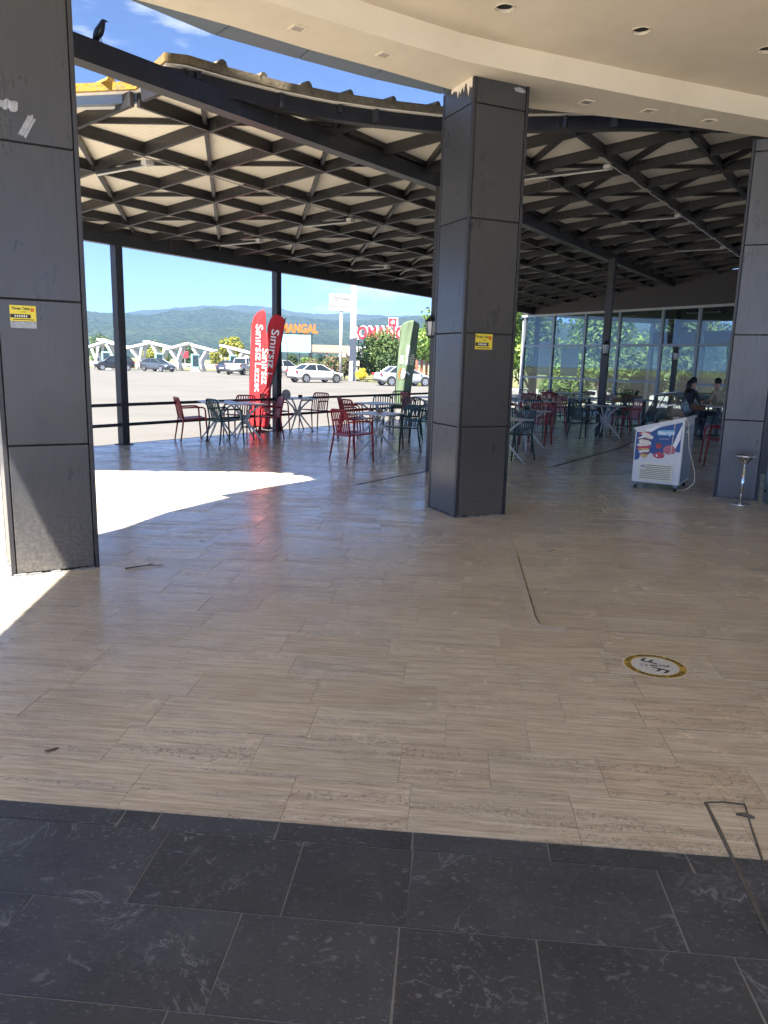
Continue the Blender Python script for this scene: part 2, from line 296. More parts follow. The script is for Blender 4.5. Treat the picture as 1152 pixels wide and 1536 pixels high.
M['cyan'] = pm('cyan_print', (.22, .55, .75), .5, var=.03); M['berry'] = pm('berry_print', (.50, .06, .08), .5, var=.3, scale=25); M['cone'] = pm('wafer_print', (.62, .42, .18), .5, var=.3, scale=25); M['cream'] = pm('cream_print2', (.80, .72, .58), .5, var=.15, scale=20); M['choc'] = pm('choc_print', (.20, .10, .06), .5, var=.3, scale=20); M['pinkp'] = pm('pink_print', (.50, .17, .20), .5, var=.35, scale=30)
M['orange'] = pm('orange_letters', (.62, .13, .008), .5, var=.05); M['redsign'] = pm('red_letters', (.50, .018, .035), .5, var=.05); M['skyboard'] = pm('pale_blue_board', (.20, .35, .39), .6, var=.03); M['greyink'] = pm('grey_ink', (.40, .46, .50), .7); M['paleink'] = pm('pale_ink', (.20, .20, .20), .7); M['signbox'] = pm('sign_box', (.34, .35, .35), .6, var=.03)
M['gold'] = pm('gold_ring', (.42, .29, .05), .5, var=.15, scale=30); M['stkwhite'] = pm('scuffed_white', (.50, .52, .53), .5, var=.2, scale=40)
M['tape'] = pm('peeled_tape', (.30, .31, .33), .35, var=.3, scale=30); M['twig'] = pm('twig', (.10, .075, .05), .9); M['bird'] = pm('black_plumage', (.010, .011, .016), .38, var=.4, scale=40)
M['wall'] = pm('dark_band', (.055, .052, .052), .7, var=.1); M['tan'] = pm('tan_wall', (.55, .50, .40), .9, var=.1); M['brownroof'] = pm('brown_awning', (.20, .15, .11), .8); M['redwall'] = pm('red_brown_wall', (.30, .09, .07), .8, var=.2); M['chteal'] = pm('teal_charger', (.25, .55, .52), .4); M['chdark'] = pm('charger_screen', (.02, .035, .04), .2); M['paper'] = pm('paper', (.78, .80, .82), .7, var=.03); M['rail'] = pm('guard_rail', (.36, .37, .38), .5, .4)

# ------------------------------------------------------------------ mesh helpers
class MB:
    def __init__(s): s.v = []; s.f = []
    def add(s, vs, fs, mt=None):
        k = len(s.v)
        s.v += [tuple(mt @ Vector(p)) for p in vs] if mt else [tuple(p) for p in vs]
        s.f += [tuple(i + k for i in f) for f in fs]; return s
    def box(s, c, d, rz=0., mt=None, bev=0.):
        x, y, z = d[0] / 2, d[1] / 2, d[2] / 2
        T = Matrix.Translation(c) @ Matrix.Rotation(rz, 4, 'Z')
        if mt: T = mt @ T
        return s.add([(i * x, j * y, k * z) for k in (-1, 1) for j in (-1, 1) for i in (-1, 1)],
                     [(0, 2, 3, 1), (4, 5, 7, 6), (0, 1, 5, 4), (2, 6, 7, 3), (0, 4, 6, 2), (1, 3, 7, 5)], T)
    def prism(s, poly, z0, z1, mt=None):
        a = sum(poly[i][0] * poly[(i + 1) % len(poly)][1] - poly[(i + 1) % len(poly)][0] * poly[i][1] for i in range(len(poly)))
        if a < 0: poly = poly[::-1]
        n = len(poly)
        return s.add([(p[0], p[1], z0) for p in poly] + [(p[0], p[1], z1) for p in poly],
                     [tuple(range(n - 1, -1, -1)), tuple(range(n, 2 * n))] + [(i, (i + 1) % n, n + (i + 1) % n, n + i) for i in range(n)], mt)
    def beam(s, a, b, w_, h, upv=(0, 0, 1)):
        """rectangular bar from a to b; a,b on the centre of its section"""
        a, b = Vector(a), Vector(b); d = (b - a); ln = d.length; d.normalize()
        y = Vector(upv).cross(d)
        if y.length < 1e-4: y = Vector((0, 1, 0)).cross(d)
        y.normalize(); z = d.cross(y)
        T = Matrix((d, y, z)).transposed().to_4x4(); T.translation = (a + b) / 2
        return s.box((0, 0, 0), (ln, w_, h), mt=T)
    def tube(s, pts, r, n=8, cap=True):
        pts = [Vector(p) for p in pts]; rs = r if isinstance(r, (list, tuple)) else [r] * len(pts); k = len(s.v); ref = None
        for i, p in enumerate(pts):
            d = (pts[min(i + 1, len(pts) - 1)] - pts[max(i - 1, 0)]).normalized()
            if ref is None: ref = d.orthogonal().normalized()
            ref = (ref - d * ref.dot(d)); ref = ref.normalized() if ref.length > 1e-5 else d.orthogonal().normalized()
            q = d.cross(ref)
            for j in range(n):
                a = 2 * math.pi * j / n; s.v.append(tuple(p + (ref * math.cos(a) + q * math.sin(a)) * rs[i]))
        for i in range(len(pts) - 1):
            for j in range(n): s.f.append((k + i * n + j, k + i * n + (j + 1) % n, k + (i + 1) * n + (j + 1) % n, k + (i + 1) * n + j))
        if cap:
            s.f.append(tuple(k + j for j in range(n - 1, -1, -1))); e = k + (len(pts) - 1) * n; s.f.append(tuple(e + j for j in range(n)))
        return s
    def lathe(s, prof, n=20, mt=None):
        k = []; vs_ = []
        for r, z in prof: vs_ += [(r * math.cos(2 * math.pi * j / n), r * math.sin(2 * math.pi * j / n), z) for j in range(n)]
        fs = [(i * n + j, i * n + (j + 1) % n, (i + 1) * n + (j + 1) % n, (i + 1) * n + j) for i in range(len(prof) - 1) for j in range(n)]
        fs += [tuple(range(n - 1, -1, -1)), tuple((len(prof) - 1) * n + j for j in range(n))]
        return s.add(vs_, fs, mt)
    def loft(s, rings, mt=None, cap=True):
        n = len(rings[0]); vs_ = [p for r in rings for p in r]
        fs = [(i * n + j, i * n + (j + 1) % n, (i + 1) * n + (j + 1) % n, (i + 1) * n + j) for i in range(len(rings) - 1) for j in range(n)]
        if cap: fs += [tuple(range(n - 1, -1, -1)), tuple((len(rings) - 1) * n + j for j in range(n))]
        return s.add(vs_, fs, mt)
    def mesh(s, name, mat, smooth=False):
        me = bpy.data.meshes.new(name); me.from_pydata(s.v, [], s.f); me.update()
        if mat: me.materials.append(M[mat] if isinstance(mat, str) else mat)
        if smooth: me.polygons.foreach_set('use_smooth', [True] * len(me.polygons))
        return me
    def build(s, name, mat, parent=None, loc=None, rz=0., smooth=False, bevel=0., subd=0, fix=False):
        me = s.mesh(name, mat, smooth)
        if fix:
            bm = bmesh.new(); bm.from_mesh(me); bmesh.ops.recalc_face_normals(bm, faces=bm.faces); bm.to_mesh(me); bm.free()
        o = link(name, me, parent, loc, rz)
        if bevel:
            b = o.modifiers.new('bevel', 'BEVEL'); b.width = bevel; b.segments = 2; b.limit_method = 'ANGLE'
        if subd:
            b = o.modifiers.new('sub', 'SUBSURF'); b.levels = subd; b.render_levels = subd
        return o
def link(name, data, parent=None, loc=None, rz=0.):
    o = bpy.data.objects.new(name, data); COL.objects.link(o)
    if parent is not None: o.parent = parent
    if loc is not None: o.location = loc
    o.rotation_euler = (0, 0, rz); return o
def tag(o, label, cat, group=None):
    o['label'] = label; o['category'] = cat
    if group: o['group'] = group
    return o
def thing(name, label, cat, loc=(0, 0, 0), rz=0., group=None):
    o = link(name, None, None, loc, rz); o.empty_display_size = .2; return tag(o, label, cat, group)
def structure(o): o['kind'] = 'structure'; return o
def stuff(o): o['kind'] = 'stuff'; return o
def kids(o): return [c for c in bpy.data.objects if c.parent == o]
def copy_tree(o, parent=None, loc=None, rz=None, _k=None):
    if _k is None:
        _k = {}
        for x in bpy.data.objects:
            if x.parent: _k.setdefault(x.parent.name, []).append(x)
    c = o.copy(); COL.objects.link(c); c.parent = parent
    if loc is not None: c.location = loc
    if rz is not None: c.rotation_euler = (0, 0, rz)
    for ch in _k.get(o.name, []): copy_tree(ch, c, _k=_k)
    return c
def text_mesh(txt, size, extrude=.0, align='CENTER', spacing=1., bold=0.):
    cu = bpy.data.curves.new('lettering', 'FONT'); cu.body = txt; cu.size = size; cu.extrude = extrude; cu.align_x = align; cu.align_y = 'CENTER'; cu.space_character = spacing; cu.offset = bold; cu.resolution_u = 3
    ob = bpy.data.objects.new('tmp', cu); COL.objects.link(ob)
    dg = bpy.context.evaluated_depsgraph_get(); me = bpy.data.meshes.new_from_object(ob.evaluated_get(dg)); bpy.data.objects.remove(ob); bpy.data.curves.remove(cu); me.materials.clear(); return me
def text(txt, size, mat, parent, T, extrude=.0, name='lettering', spacing=1., bold=0., align='CENTER', fn=None, length=None, squash=1.):
    """text in the plane x right / z up of T (facing -y)"""
    me = text_mesh(txt, size, extrude, align, spacing, bold)
    if length:
        xs = [v.co.x for v in me.vertices]; k = length / (max(xs) - min(xs)); c0 = (max(xs) + min(xs)) / 2; ys = [v.co.y for v in me.vertices]; c1 = (max(ys) + min(ys)) / 2
        for v in me.vertices: v.co.x = (v.co.x - c0) * k; v.co.y = (v.co.y - c1) * k * squash
    me.transform(T @ Matrix.Rotation(rad(90), 4, 'X'))
    if fn:
        bm = bmesh.new(); bm.from_mesh(me); bmesh.ops.triangulate(bm, faces=bm.faces); bmesh.ops.subdivide_edges(bm, edges=[e for e in bm.edges if e.calc_length() > .05], cuts=1)
        for v in bm.verts: v.co = fn(v.co)
        bm.to_mesh(me); bm.free()
    me.materials.append(M[mat]); return link(name, me, parent)
def clip(poly, conv):
    """Sutherland-Hodgman; conv counter-clockwise"""
    out = list(poly)
    for i in range(len(conv)):
        a, b = conv[i], conv[(i + 1) % len(conv)]; src, out = out, []
        if not src: return []
        def side(p): return (b[0] - a[0]) * (p[1] - a[1]) - (b[1] - a[1]) * (p[0] - a[0])
        for j, p in enumerate(src):
            q = src[(j + 1) % len(src)]; sp_, sq = side(p), side(q)
            if sp_ >= 0: out.append(p)
            if (sp_ >= 0) != (sq >= 0):
                k = sp_ / (sp_ - sq); out.append((p[0] + (q[0] - p[0]) * k, p[1] + (q[1] - p[1]) * k))
    return out
def T3(loc, rz=0.): return Matrix.Translation(loc) @ Matrix.Rotation(rz, 4, 'Z')

# canopy grid axes: U runs along the main girder, V out towards the car park
A0 = Vector((.6, 11.17)); UA = rad(56); U2 = Vector((math.cos(UA), math.sin(UA))); V2 = Vector((-U2.y, U2.x))
def uv(u, v): p = A0 + U2 * u + V2 * v; return p.x, p.y
def to_uv(x, y): d = Vector((x, y)) - A0; return d.dot(U2), d.dot(V2)

# ================================================================== GROUND
LOT = -.15
structure(MB().add([(-2900, -280, -.40), (2900, -280, -.40), (2900, 2900, -.40), (-2900, 2900, -.40)], [(0, 1, 2, 3)]).build('ground', 'earth'))
structure(MB().prism([(-160, -90), (120, -90), (120, 62), (40, 60.5), (1.0, 60.0), (-1.4, 66), (-3.4, 71), (-12, 101), (-20, 103), (-160, 103)], -.39, LOT).build('parking_lot', 'asph'))
# verge with dry grass beside the car park
structure(MB().prism([(1.0, 60.1), (40, 60.6), (60, 62.1), (60, 120), (-11.9, 120), (-11.9, 101.2), (-3.3, 71.1), (-1.3, 66.1)], -.38, LOT + .10).build('verge', 'grass'))
structure(MB().prism([(-150, 103.1), (-20, 103.1), (-12.0, 101.3), (-12.0, 119), (-150, 119)], -.38, LOT + .02).build('grass_strip', 'grass'))
structure(MB().prism([(9, 36.2), (15.5, 25.5), (40, 25.5), (40, 59.5), (9, 59.5)], -.36, LOT + .012).build('courtyard', 'concrete'))
structure(MB().prism([(-300, 119.5), (200, 120.5), (200, 131), (-300, 131)], -.38, LOT + .004).build('road', 'rail'))

# ================================================================== TERRACE FLOOR: travertine slabs laid in rows
GX = Vector((math.cos(ROWANG), math.sin(ROWANG))); GY = Vector((-GX.y, GX.x)); G0 = Vector((.03, 2.352))
def gw(a, b): p = G0 + GX * a + GY * b; return p.x, p.y
far_l = uv(-12.4, 6.02); far_r = uv(23.6, 6.02)
TERR = [gw(-12, 0), gw(9.5, 0), (14.2, 14), (14.0, 31), far_r, far_l]
floor = structure(MB().prism(TERR, -.35, -.0025).build('terrace_floor', 'joint'))
ROW, TL, GAP = .305, .60, .0014
def tile_mb(poly, z0, z1, ch=.0012):
    n = len(poly); cx = sum(p[0] for p in poly) / n; cy = sum(p[1] for p in poly) / n
    ins = []
    for p in poly:
        d = Vector((cx - p[0], cy - p[1])); d = d.normalized() * ch * 1.4; ins.append((p[0] + d.x, p[1] + d.y))
    vs_ = [(p[0], p[1], z0) for p in poly] + [(p[0], p[1], z1 - ch) for p in poly] + [(p[0], p[1], z1) for p in ins]
    fs = [tuple(range(2 * n, 3 * n))]
    for k in (0, n): fs += [(k + i, k + (i + 1) % n, k + n + (i + 1) % n, k + n + i) for i in range(n)]
    return vs_, fs
def px_area(poly):
    q = [proj((p[0], p[1], 0)) for p in poly]
    if any(x is None for x in q): return 0
    cx = sum(p[0] for p in q) / len(q); cy = sum(p[1] for p in q) / len(q)
    if not (-20 < cx < 1172 and 300 < cy < 1570): return 0
    return abs(sum(q[i][0] * q[(i + 1) % len(q)][1] - q[(i + 1) % len(q)][0] * q[i][1] for i in range(len(q)))) / 2
rng = random.Random(11); tiles = []
for r in range(0, 100):
    off = rng.random() * TL; b0 = r * ROW
    a = -13 - off
    while a < 16:
        ln = TL if rng.random() < .8 else rng.choice((.36, .45, .72))
        poly = [gw(a + GAP / 2, b0 + GAP / 2 + .001), gw(a + ln - GAP / 2, b0 + GAP / 2 + .001), gw(a + ln - GAP / 2, b0 + ROW - GAP / 2), gw(a + GAP / 2, b0 + ROW - GAP / 2)]
        a += ln
        c = clip(poly, TERR)
        if len(c) >= 3: tiles.append((px_area(c), c, rng.uniform(-.0007, .0007)))
tiles.sort(key=lambda t_: -t_[0])
for ar, c, dz in tiles[:300]:
    cx = sum(p[0] for p in c) / len(c); cy = sum(p[1] for p in c) / len(c)
    vs_, fs = tile_mb([(p[0] - cx, p[1] - cy) for p in c], -.02, 0)
    MB().add(vs_, fs).build('floor_tile', 'trav', floor, (cx, cy, dz))
mb = MB()
for ar, c, dz in tiles[300:]:
    vs_, fs = tile_mb(c, -.02, dz); mb.add(vs_, fs)
stuff(mb.build('floor_tiles', 'trav', floor))
# dark granite border strip and slabs in front
GRAN = [gw(-8, 0), gw(-8, -7.5), gw(9.5, -7.5), gw(9.5, 0)]
gfl = structure(MB().prism(GRAN, -.35, -.0025).build('granite_paving', 'gjoint'))
rows = [(-.002, .098, .52)] + [(-.1 - .352 * k, .352, .62) for k in range(0, 20)]
vis_g = []
XS = {0: [-3.1, -2.2, -1.55, -.93, -.80, -.37, .10, .56, 1.02, 1.4, 2.1, 2.8, 3.6, 4.4], 1: [-3.4, -2.5, -1.7, -.735, -.265, .105, .90, 1.42, 2.2, 3.0, 3.9, 4.8],
      2: [-3.3, -2.3, -1.6, -1.02, -.38, .085, .475, 1.02, 1.7, 2.5, 3.3, 4.2], 3: [-2.9, -2.0, -1.3, -.47, .20, .85, 1.35, 2.1, 3.0]}
for k, (b1, h, ln) in enumerate(rows):
    xs = XS.get(k)
    if not xs:
        xs = [-5.0]
        while xs[-1] < 6: xs.append(xs[-1] + rng.uniform(.42, .9))
    for x0, x1 in zip(xs[:-1], xs[1:]):
        g_ = .0022; sk = rng.uniform(-.006, .006)
        poly = [gw(x0 + g_ + sk, b1 - h + g_), gw(x1 - g_, b1 - h + g_), gw(x1 - g_, b1 - g_), gw(x0 + g_, b1 - g_)]
        vis_g.append((px_area(poly), poly))
vis_g.sort(key=lambda t_: -t_[0]); mb = MB()
for i, (ar, c) in enumerate(vis_g):
    cx = sum(p[0] for p in c) / 4; cy = sum(p[1] for p in c) / 4
    if ar > 0:
        vs_, fs = tile_mb([(p[0] - cx, p[1] - cy) for p in c], -.02, 0, .001); MB().add(vs_, fs).build('granite_slab', 'gran', gfl, (cx, cy, 0))
    else:
        vs_, fs = tile_mb(c, -.02, 0, .001); mb.add(vs_, fs)
stuff(mb.build('granite_slabs', 'gran', gfl))
structure(MB().prism([(-60, -60), (60, -60), (60, 1.0), gw(9.6, -7.6)[:2], gw(-8.1, -7.6)], -.36, -.10).build('bounce_plaza', 'paving'))  # unseen pale ground added to bounce sunlight up onto the ceiling
structure(MB().prism([gw(-60, 0), gw(-60, -7.55), gw(-8.02, -7.55), gw(-8.02, 0)], -.36, -.02).build('bounce_pavement', 'paving'))  # out of view as well, kept pale for the bounced fill
# sealed channels cut across the slabs
def ribbon(pts, wd, z, name, mat, parent, rag=0.):
    pts = [Vector(p[:2]) for p in pts]; mbx = MB(); fine = []
    for i in range(len(pts) - 1):
        n_ = max(1, int((pts[i + 1] - pts[i]).length / .08))
        fine += [pts[i].lerp(pts[i + 1], j / n_) for j in range(n_)]
    fine.append(pts[-1]); vs_ = []
    for i, p in enumerate(fine):
        d = (fine[min(i + 1, len(fine) - 1)] - fine[max(i - 1, 0)]).normalized(); q = Vector((-d.y, d.x))
        a = wd / 2 * (1 + rag * rng.uniform(-1, 1)); b = wd / 2 * (1 + rag * rng.uniform(-1, 1))
        l_, r_ = p + q * a, p - q * b
        vs_ += [(l_.x, l_.y, -.004), (l_.x, l_.y, z), (r_.x, r_.y, z), (r_.x, r_.y, -.004)]
    fs = []
    for i in range(len(fine) - 1):
        k = i * 4; fs += [(k, k + 1, k + 5, k + 4), (k + 1, k + 2, k + 6, k + 5), (k + 2, k + 3, k + 7, k + 6)]
    return mbx.add(vs_, fs).build(name, mat, parent, fix=True)
corner = [gnd(757, 780), gnd(772, 835), gnd(786, 885), gnd(797, 925), gnd(803, 936), gnd(815, 941), gnd(850, 943)]
ribbon(corner, .045, .0045, 'floor_channel', 'seal', floor, .05)
ribbon([gnd(850, 943), gnd(1000, 953), gnd(1152, 963), gnd(1300, 974)], .012, .003, 'floor_channel', 'joint', floor)
off_ = [p + Vector((.035, .02, 0)) for p in corner[1:]]
ribbon([p + Vector((.028, 0, 0)) for p in corner[1:5]], .008, .0055, 'sealant_line', 'dseal', floor, .5)
ribbon([gnd(535, 727), gnd(600, 714), gnd(640, 707)], .03, .004, 'floor_channel', 'dseal', floor, .3)
ribbon([gnd(830, 700), gnd(880, 686), gnd(930, 672), gnd(950, 662)], .05, .004, 'floor_channel', 'dseal', floor, .2)
ribbon([gnd(1058, 1204), gnd(1098, 1285), gnd(1118, 1330), gnd(1160, 1415)], .013, .003, 'sealant_line', 'dseal', gfl, .35)
ribbon([gnd(1058, 1204), gnd(1085, 1204), gnd(1118, 1208)], .010, .003, 'sealant_line', 'dseal', floor, .6)
ribbon([gnd(1118, 1208), gnd(1124, 1232), gnd(1146, 1300)], .007, .003, 'sealant_line', 'dseal', floor, .6)
ribbon([gnd(1104, 1222), gnd(1118, 1224), gnd(1132, 1228)], .026, .0042, 'sealant_patch', 'dseal', floor, .8)

# ================================================================== BUILDING CANOPY (plastered soffit on clad columns)
ZB, ZC = 4.28, 4.50
def zz(px, py, z=ZB): p = gnd(px, py, z); return (p.x, p.y)
lipL = [(-3.20, -3.2), (-3.30, 0), (-3.45, 1.6), (-3.62, 3.0), (-3.72, 4.2), (-3.50, 5.1), (-2.99, 5.75)]
outL = [(-2.98, -3.2), (-3.08, 0), (-3.22, 1.6), (-3.40, 3.0), (-3.48, 4.2), (-3.30, 5.0), (-2.85, 5.68)]
inL = [(-2.15, -3.2), (-2.25, 0), (-2.40, 1.6), (-2.55, 3.0), (-2.65, 4.1), (-2.45, 4.7), (-2.05, 5.32)]
outer = outL + [zz(206, 0), zz(347, 39), zz(466, 75), zz(575, 105), zz(668, 132), zz(800, 163), zz(1000, 185), zz(1135, 204), (7.2, 10.3), (10.5, 11.2)]
inner = inL + [zz(395, 0), zz(560, 52), zz(690, 90), zz(762, 106), zz(960, 145), zz(1152, 180), (7.3, 10.0), (10.5, 10.6)]
can = thing('entrance_canopy', 'beige plastered overhanging canopy of the building with round downlight holes', 'canopy', (0, 0, 0))
mb = MB()                       # edge beam as quads between the two outlines
def resample(pl, n):
    pl = [Vector(p) for p in pl]; L_ = [0]
    for a, b in zip(pl[:-1], pl[1:]): L_.append(L_[-1] + (b - a).length)
    out = []
    for k in range(n):
        t_ = L_[-1] * k / (n - 1); i = max(j for j in range(len(L_)) if L_[j] <= t_ + 1e-9); i = min(i, len(pl) - 2)
        out.append(pl[i].lerp(pl[i + 1], (t_ - L_[i]) / (L_[i + 1] - L_[i])))
    return out
def poly_mesh(outline, z0, z1):
    """closed slab of any plan outline"""
    from mathutils.geometry import tessellate_polygon
    P_ = [Vector((p[0], p[1], 0)) for p in outline]; n = len(P_)
    tri = tessellate_polygon([P_]); me_ = bpy.data.meshes.new('slab')
    fs = [tuple(t_) for t_ in tri] + [tuple(i + n for i in t_) for t_ in tri] + [(i, (i + 1) % n, n + (i + 1) % n, n + i) for i in range(n)]
    me_.from_pydata([(p.x, p.y, z0) for p in P_] + [(p.x, p.y, z1) for p in P_], [], fs)
    bm = bmesh.new(); bm.from_mesh(me_); bmesh.ops.recalc_face_normals(bm, faces=bm.faces); bm.to_mesh(me_); bm.free(); return me_
me = poly_mesh(outer + inner[::-1], ZB, 5.0); me.materials.append(M['plaster2']); link('edge_beam', me, can)
ceil_outline = [(p[0] * 1.0 + .0, p[1]) for p in inner]
me = poly_mesh([(p[0], p[1]) for p in inner] + [(10.5, -3.2)], ZC, 4.98); me.materials.append(M['plaster']); ceil = link('ceiling', me, can)
holes = [(.89, 6.92), (2.14, 7.28), (3.40, 7.60), (-.55, 5.6), (1.2, 4.6), (3.4, 4.9), (-1.5, 3.4), (.8, 2.2), (3.2, 2.4)]
cut = MB()
for x, y in holes: cut.lathe([(.082, ZC - .05), (.082, ZC + .22)], 20, Matrix.Translation((x, y, 0)))
cm = cut.mesh('cutter', 'hole'); co_ = link('downlight_cut', cm, can)
bo = ceil.modifiers.new('holes', 'BOOLEAN'); bo.operation = 'DIFFERENCE'; bo.object = co_; bo.solver = 'EXACT'
dg = bpy.context.evaluated_depsgraph_get(); nm = bpy.data.meshes.new_from_object(ceil.evaluated_get(dg)); ceil.modifiers.clear(); ceil.data = nm; nm.materials.clear(); nm.materials.append(M['plaster']); bpy.data.objects.remove(co_)
for f in nm.polygons: f.material_index = 0
for x, y in holes:
    h = MB(); n_ = 22; vs_ = []; r_ = random.Random(int(x * 100) + 999)
    for j in range(n_):
        a = 2 * math.pi * j / n_; ri = .078 + r_.uniform(-.006, .003); ro = .090 + r_.uniform(-.004, .006)
        for rr_, z in ((ro, ZC - .001), (ro, ZC - .006), (ri, ZC - .006), (ri, ZC + .05)): vs_.append((x + rr_ * math.cos(a), y + rr_ * math.sin(a), z))
    h.add(vs_, [(j * 4 + q, ((j + 1) % n_) * 4 + q, ((j + 1) % n_) * 4 + q + 1, j * 4 + q + 1) for j in range(n_) for q in range(3)])
    rim = h.build('downlight_rim', 'plaster2', can, fix=True)
    MB().lathe([(.079, ZC + .02), (.079, ZC + .205)], 16, Matrix.Translation((x, y, 0))).build('downlight_can', 'hole', rim)
for px, py in ((447, 42), (577, 82), (880, 153), (973, 166), (1063, 181), (300, -8)):
    c = gnd(px, py, ZB); rz = rad(34 if px < 700 else 18); fr = MB()
    for sx, sy, w_, d_ in ((0, .055, .13, .02), (0, -.055, .13, .02), (.055, 0, .02, .09), (-.055, 0, .02, .09)): fr.box((sx, sy, -.004), (w_, d_, .008))
    f_ = fr.build('square_downlight', 'plaster2', can, (c.x, c.y, ZB - .001), rz)
    MB().box((0, 0, -.0025), (.088, .088, .003)).build('diffuser', 'seal', f_)
# metal fascia: flat lip outside the plaster edge and the upstand above, unseen and raised to shape the sun patch
fo = lipL + [zz(190, 0), zz(323, 55), zz(447, 90), zz(557, 117), zz(668, 140), zz(800, 163.5), zz(1000, 184), (7.15, 10.36), (10.5, 11.3)]
for k_, dx_, dy_ in ((10, -.02, .03), (11, -.03, .06), (12, 0, .03), (13, 0, .05)): fo[k_] = (fo[k_][0] + dx_, fo[k_][1] + dy_)
op = outer[:14] + [outer[15], outer[16]]
for i in range(len(fo) - 1):
    a, b = Vector(fo[i]), Vector(fo[i + 1]); c, d = Vector(op[i + 1]), Vector(op[i]); g_ = (b - a).normalized() * .006
    a2, b2, c2, d2 = a + g_, b - g_, c - g_, d + g_; z0 = ZB + .010
    MB().add([(a2.x, a2.y, z0), (b2.x, b2.y, z0), (c2.x, c2.y, z0), (d2.x, d2.y, z0), (a2.x, a2.y, 7.5), (b2.x, b2.y, 7.5), (c2.x, c2.y, 7.5), (d2.x, d2.y, 7.5)],
             [(0, 1, 2, 3), (7, 6, 5, 4), (0, 4, 5, 1), (1, 5, 6, 2), (2, 6, 7, 3), (3, 7, 4, 0)]).build('fascia_panel', 'fascia', can, fix=True)
me = poly_mesh([(p[0] + .02, p[1] - .05) for p in outer] + [(10.5, -3.2)], 5.0, 5.3); me.materials.append(M['concrete']); link('roof_deck', me, can)

# ------------------------------------------------------------------ clad columns
def column(label, corner, ang, wd, dp, joints, top, skin='panel'):
    """corner: front-left corner; front face runs along ang"""
    c = thing('clad_column', label, 'column', (corner[0], corner[1], 0), ang, 'anthracite columns carrying the canopy')
    e = .035
    MB().box((wd / 2, dp / 2, top / 2), (wd - .04, dp - .04, top - .002)).build('core', 'core', c)
    zs = [0.012] + list(joints) + [top]
    for i in range(len(zs) - 1):
        z0, z1 = zs[i] + .006, zs[i + 1] - .006; h = z1 - z0; zc = (z0 + z1) / 2
        for nm_, cx, cy, sx, sy in (('f', wd / 2, .010, wd - 2 * e, .02), ('b', wd / 2, dp - .010, wd - 2 * e, .02), ('l', .010, dp / 2, .02, dp - 2 * e), ('r', wd - .010, dp / 2, .02, dp - 2 * e)):
            MB().box((cx, cy, zc), (sx, sy, h)).build('cladding_panel', skin, c, bevel=.003)
    for x, y in ((.012, .012), (wd - .012, .012), (.012, dp - .012), (wd - .012, dp - .012)):
        MB().box((x, y, top / 2), (.030, .030, top - .004)).build('corner_trim', 'trim', c, bevel=.003)
    # broken mortar along the foot
    r_ = random.Random(int(corner[0] * 100)); mo = MB()
    for k in range(34):
        t_ = r_.uniform(.02, wd - .02); s_ = r_.uniform(.008, .024); mo.box((t_, -.004 - r_.random() * .008, s_ * .3), (s_ * 2, s_, s_ * .7), r_.uniform(-.4, .4))
    for k in range(24):
        t_ = r_.uniform(.02, dp - .02); s_ = r_.uniform(.008, .022); mo.box((-.004 - r_.random() * .006, t_, s_ * .3), (s_, s_ * 2, s_ * .7), r_.uniform(-.4, .4))
    stuff(mo.build('mortar_crumbs', 'gjoint', c))
    return c
aL = math.atan2(.30, .52); aC = rad(24); aR = rad(-25.6)
colL = column('near left anthracite column with a yellow sticker and peeled tape', (-2.69, 5.25), aL, .60, .60, (.95, 1.96, 2.97, 3.98), ZB)
colC = column('middle anthracite column rising in front of the tables', (.75, 7.78), aC, .62, .62, (.96, 1.91, 3.01, 4.05), ZB)
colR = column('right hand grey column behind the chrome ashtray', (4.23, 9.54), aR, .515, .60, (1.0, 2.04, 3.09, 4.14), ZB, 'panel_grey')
def plaster_drips(c, wd, top):
    r_ = random.Random(3)
    mbx = MB()
    n_ = 18; vs_ = []
    for k in range(n_ + 1):
        x = -.002; y = .03 + k * (.42 / n_); d_ = r_.uniform(.02, .16) * (1 if k % 3 else 1.7) * (1 - k / n_ * .75)
        vs_ += [(-.0035, y, top - d_), (-.0035, y, top)]
    mbx.add(vs_, [(2 * k, 2 * k + 2, 2 * k + 3, 2 * k + 1) for k in range(n_)])
    mbx.build('plaster_smear', 'plaster2', c)
    sm_ = [(.505 + .068 * math.cos(a_) * r_.uniform(.75, 1.1), -.0035, top - .05 + .024 * math.sin(a_) * r_.uniform(.6, 1.15)) for a_ in [2 * math.pi * k / 18 for k in range(18)]]
    MB().add(sm_, [tuple(range(18))]).build('plaster_smear', 'tape', c)
plaster_drips(colC, .62, ZB)
def taxi_sticker(c, x, z, w_, h):
    s = MB().box((x, -.0025, z), (w_, .003, h)).build('sticker', 'yellow', c)
    def T(dx, dz): return Matrix.Translation((x + dx, -.0046, z + dz))
    text('Türsan Taksi', h * .21, 'inkd', s, T(-.09 * w_, h * .30), bold=.001)
    text('TAKSİ', h * .12, 'inkd', s, T(.02 * w_, h * .10))
    MB().box((x - w_ * .10, -.0046, z - h * .18), (w_ * .78, .0006, h * .23)).build('printed_band', 'inkd', s)
    for k in range(6): MB().box((x - w_ * .30 + k * w_ * .085, -.0053, z - h * .18), (w_ * .045, .0006, h * .11)).build('printed_digit', 'print', s)
    MB().lathe([(h * .13, 0), (h * .13, .0006)], 16, Matrix.Translation((x + w_ * .36, -.0042, z + h * .24)) @ Matrix.Rotation(rad(90), 4, 'X')).build('printed_emblem', 'orange', s)
    MB().box((x, -.0046, z - h * .40), (w_ * .8, .0006, h * .05)).build('printed_line', 'inkd', s)
taxi_sticker(colL, .185, 1.865, .165, .105)
MB().box((.185, -.0025, 1.788), (.165, .003, .045)).build('tape_patch', 'tape', colL, bevel=.001)
taxi_sticker(colC, .245, 1.83, .20, .155)
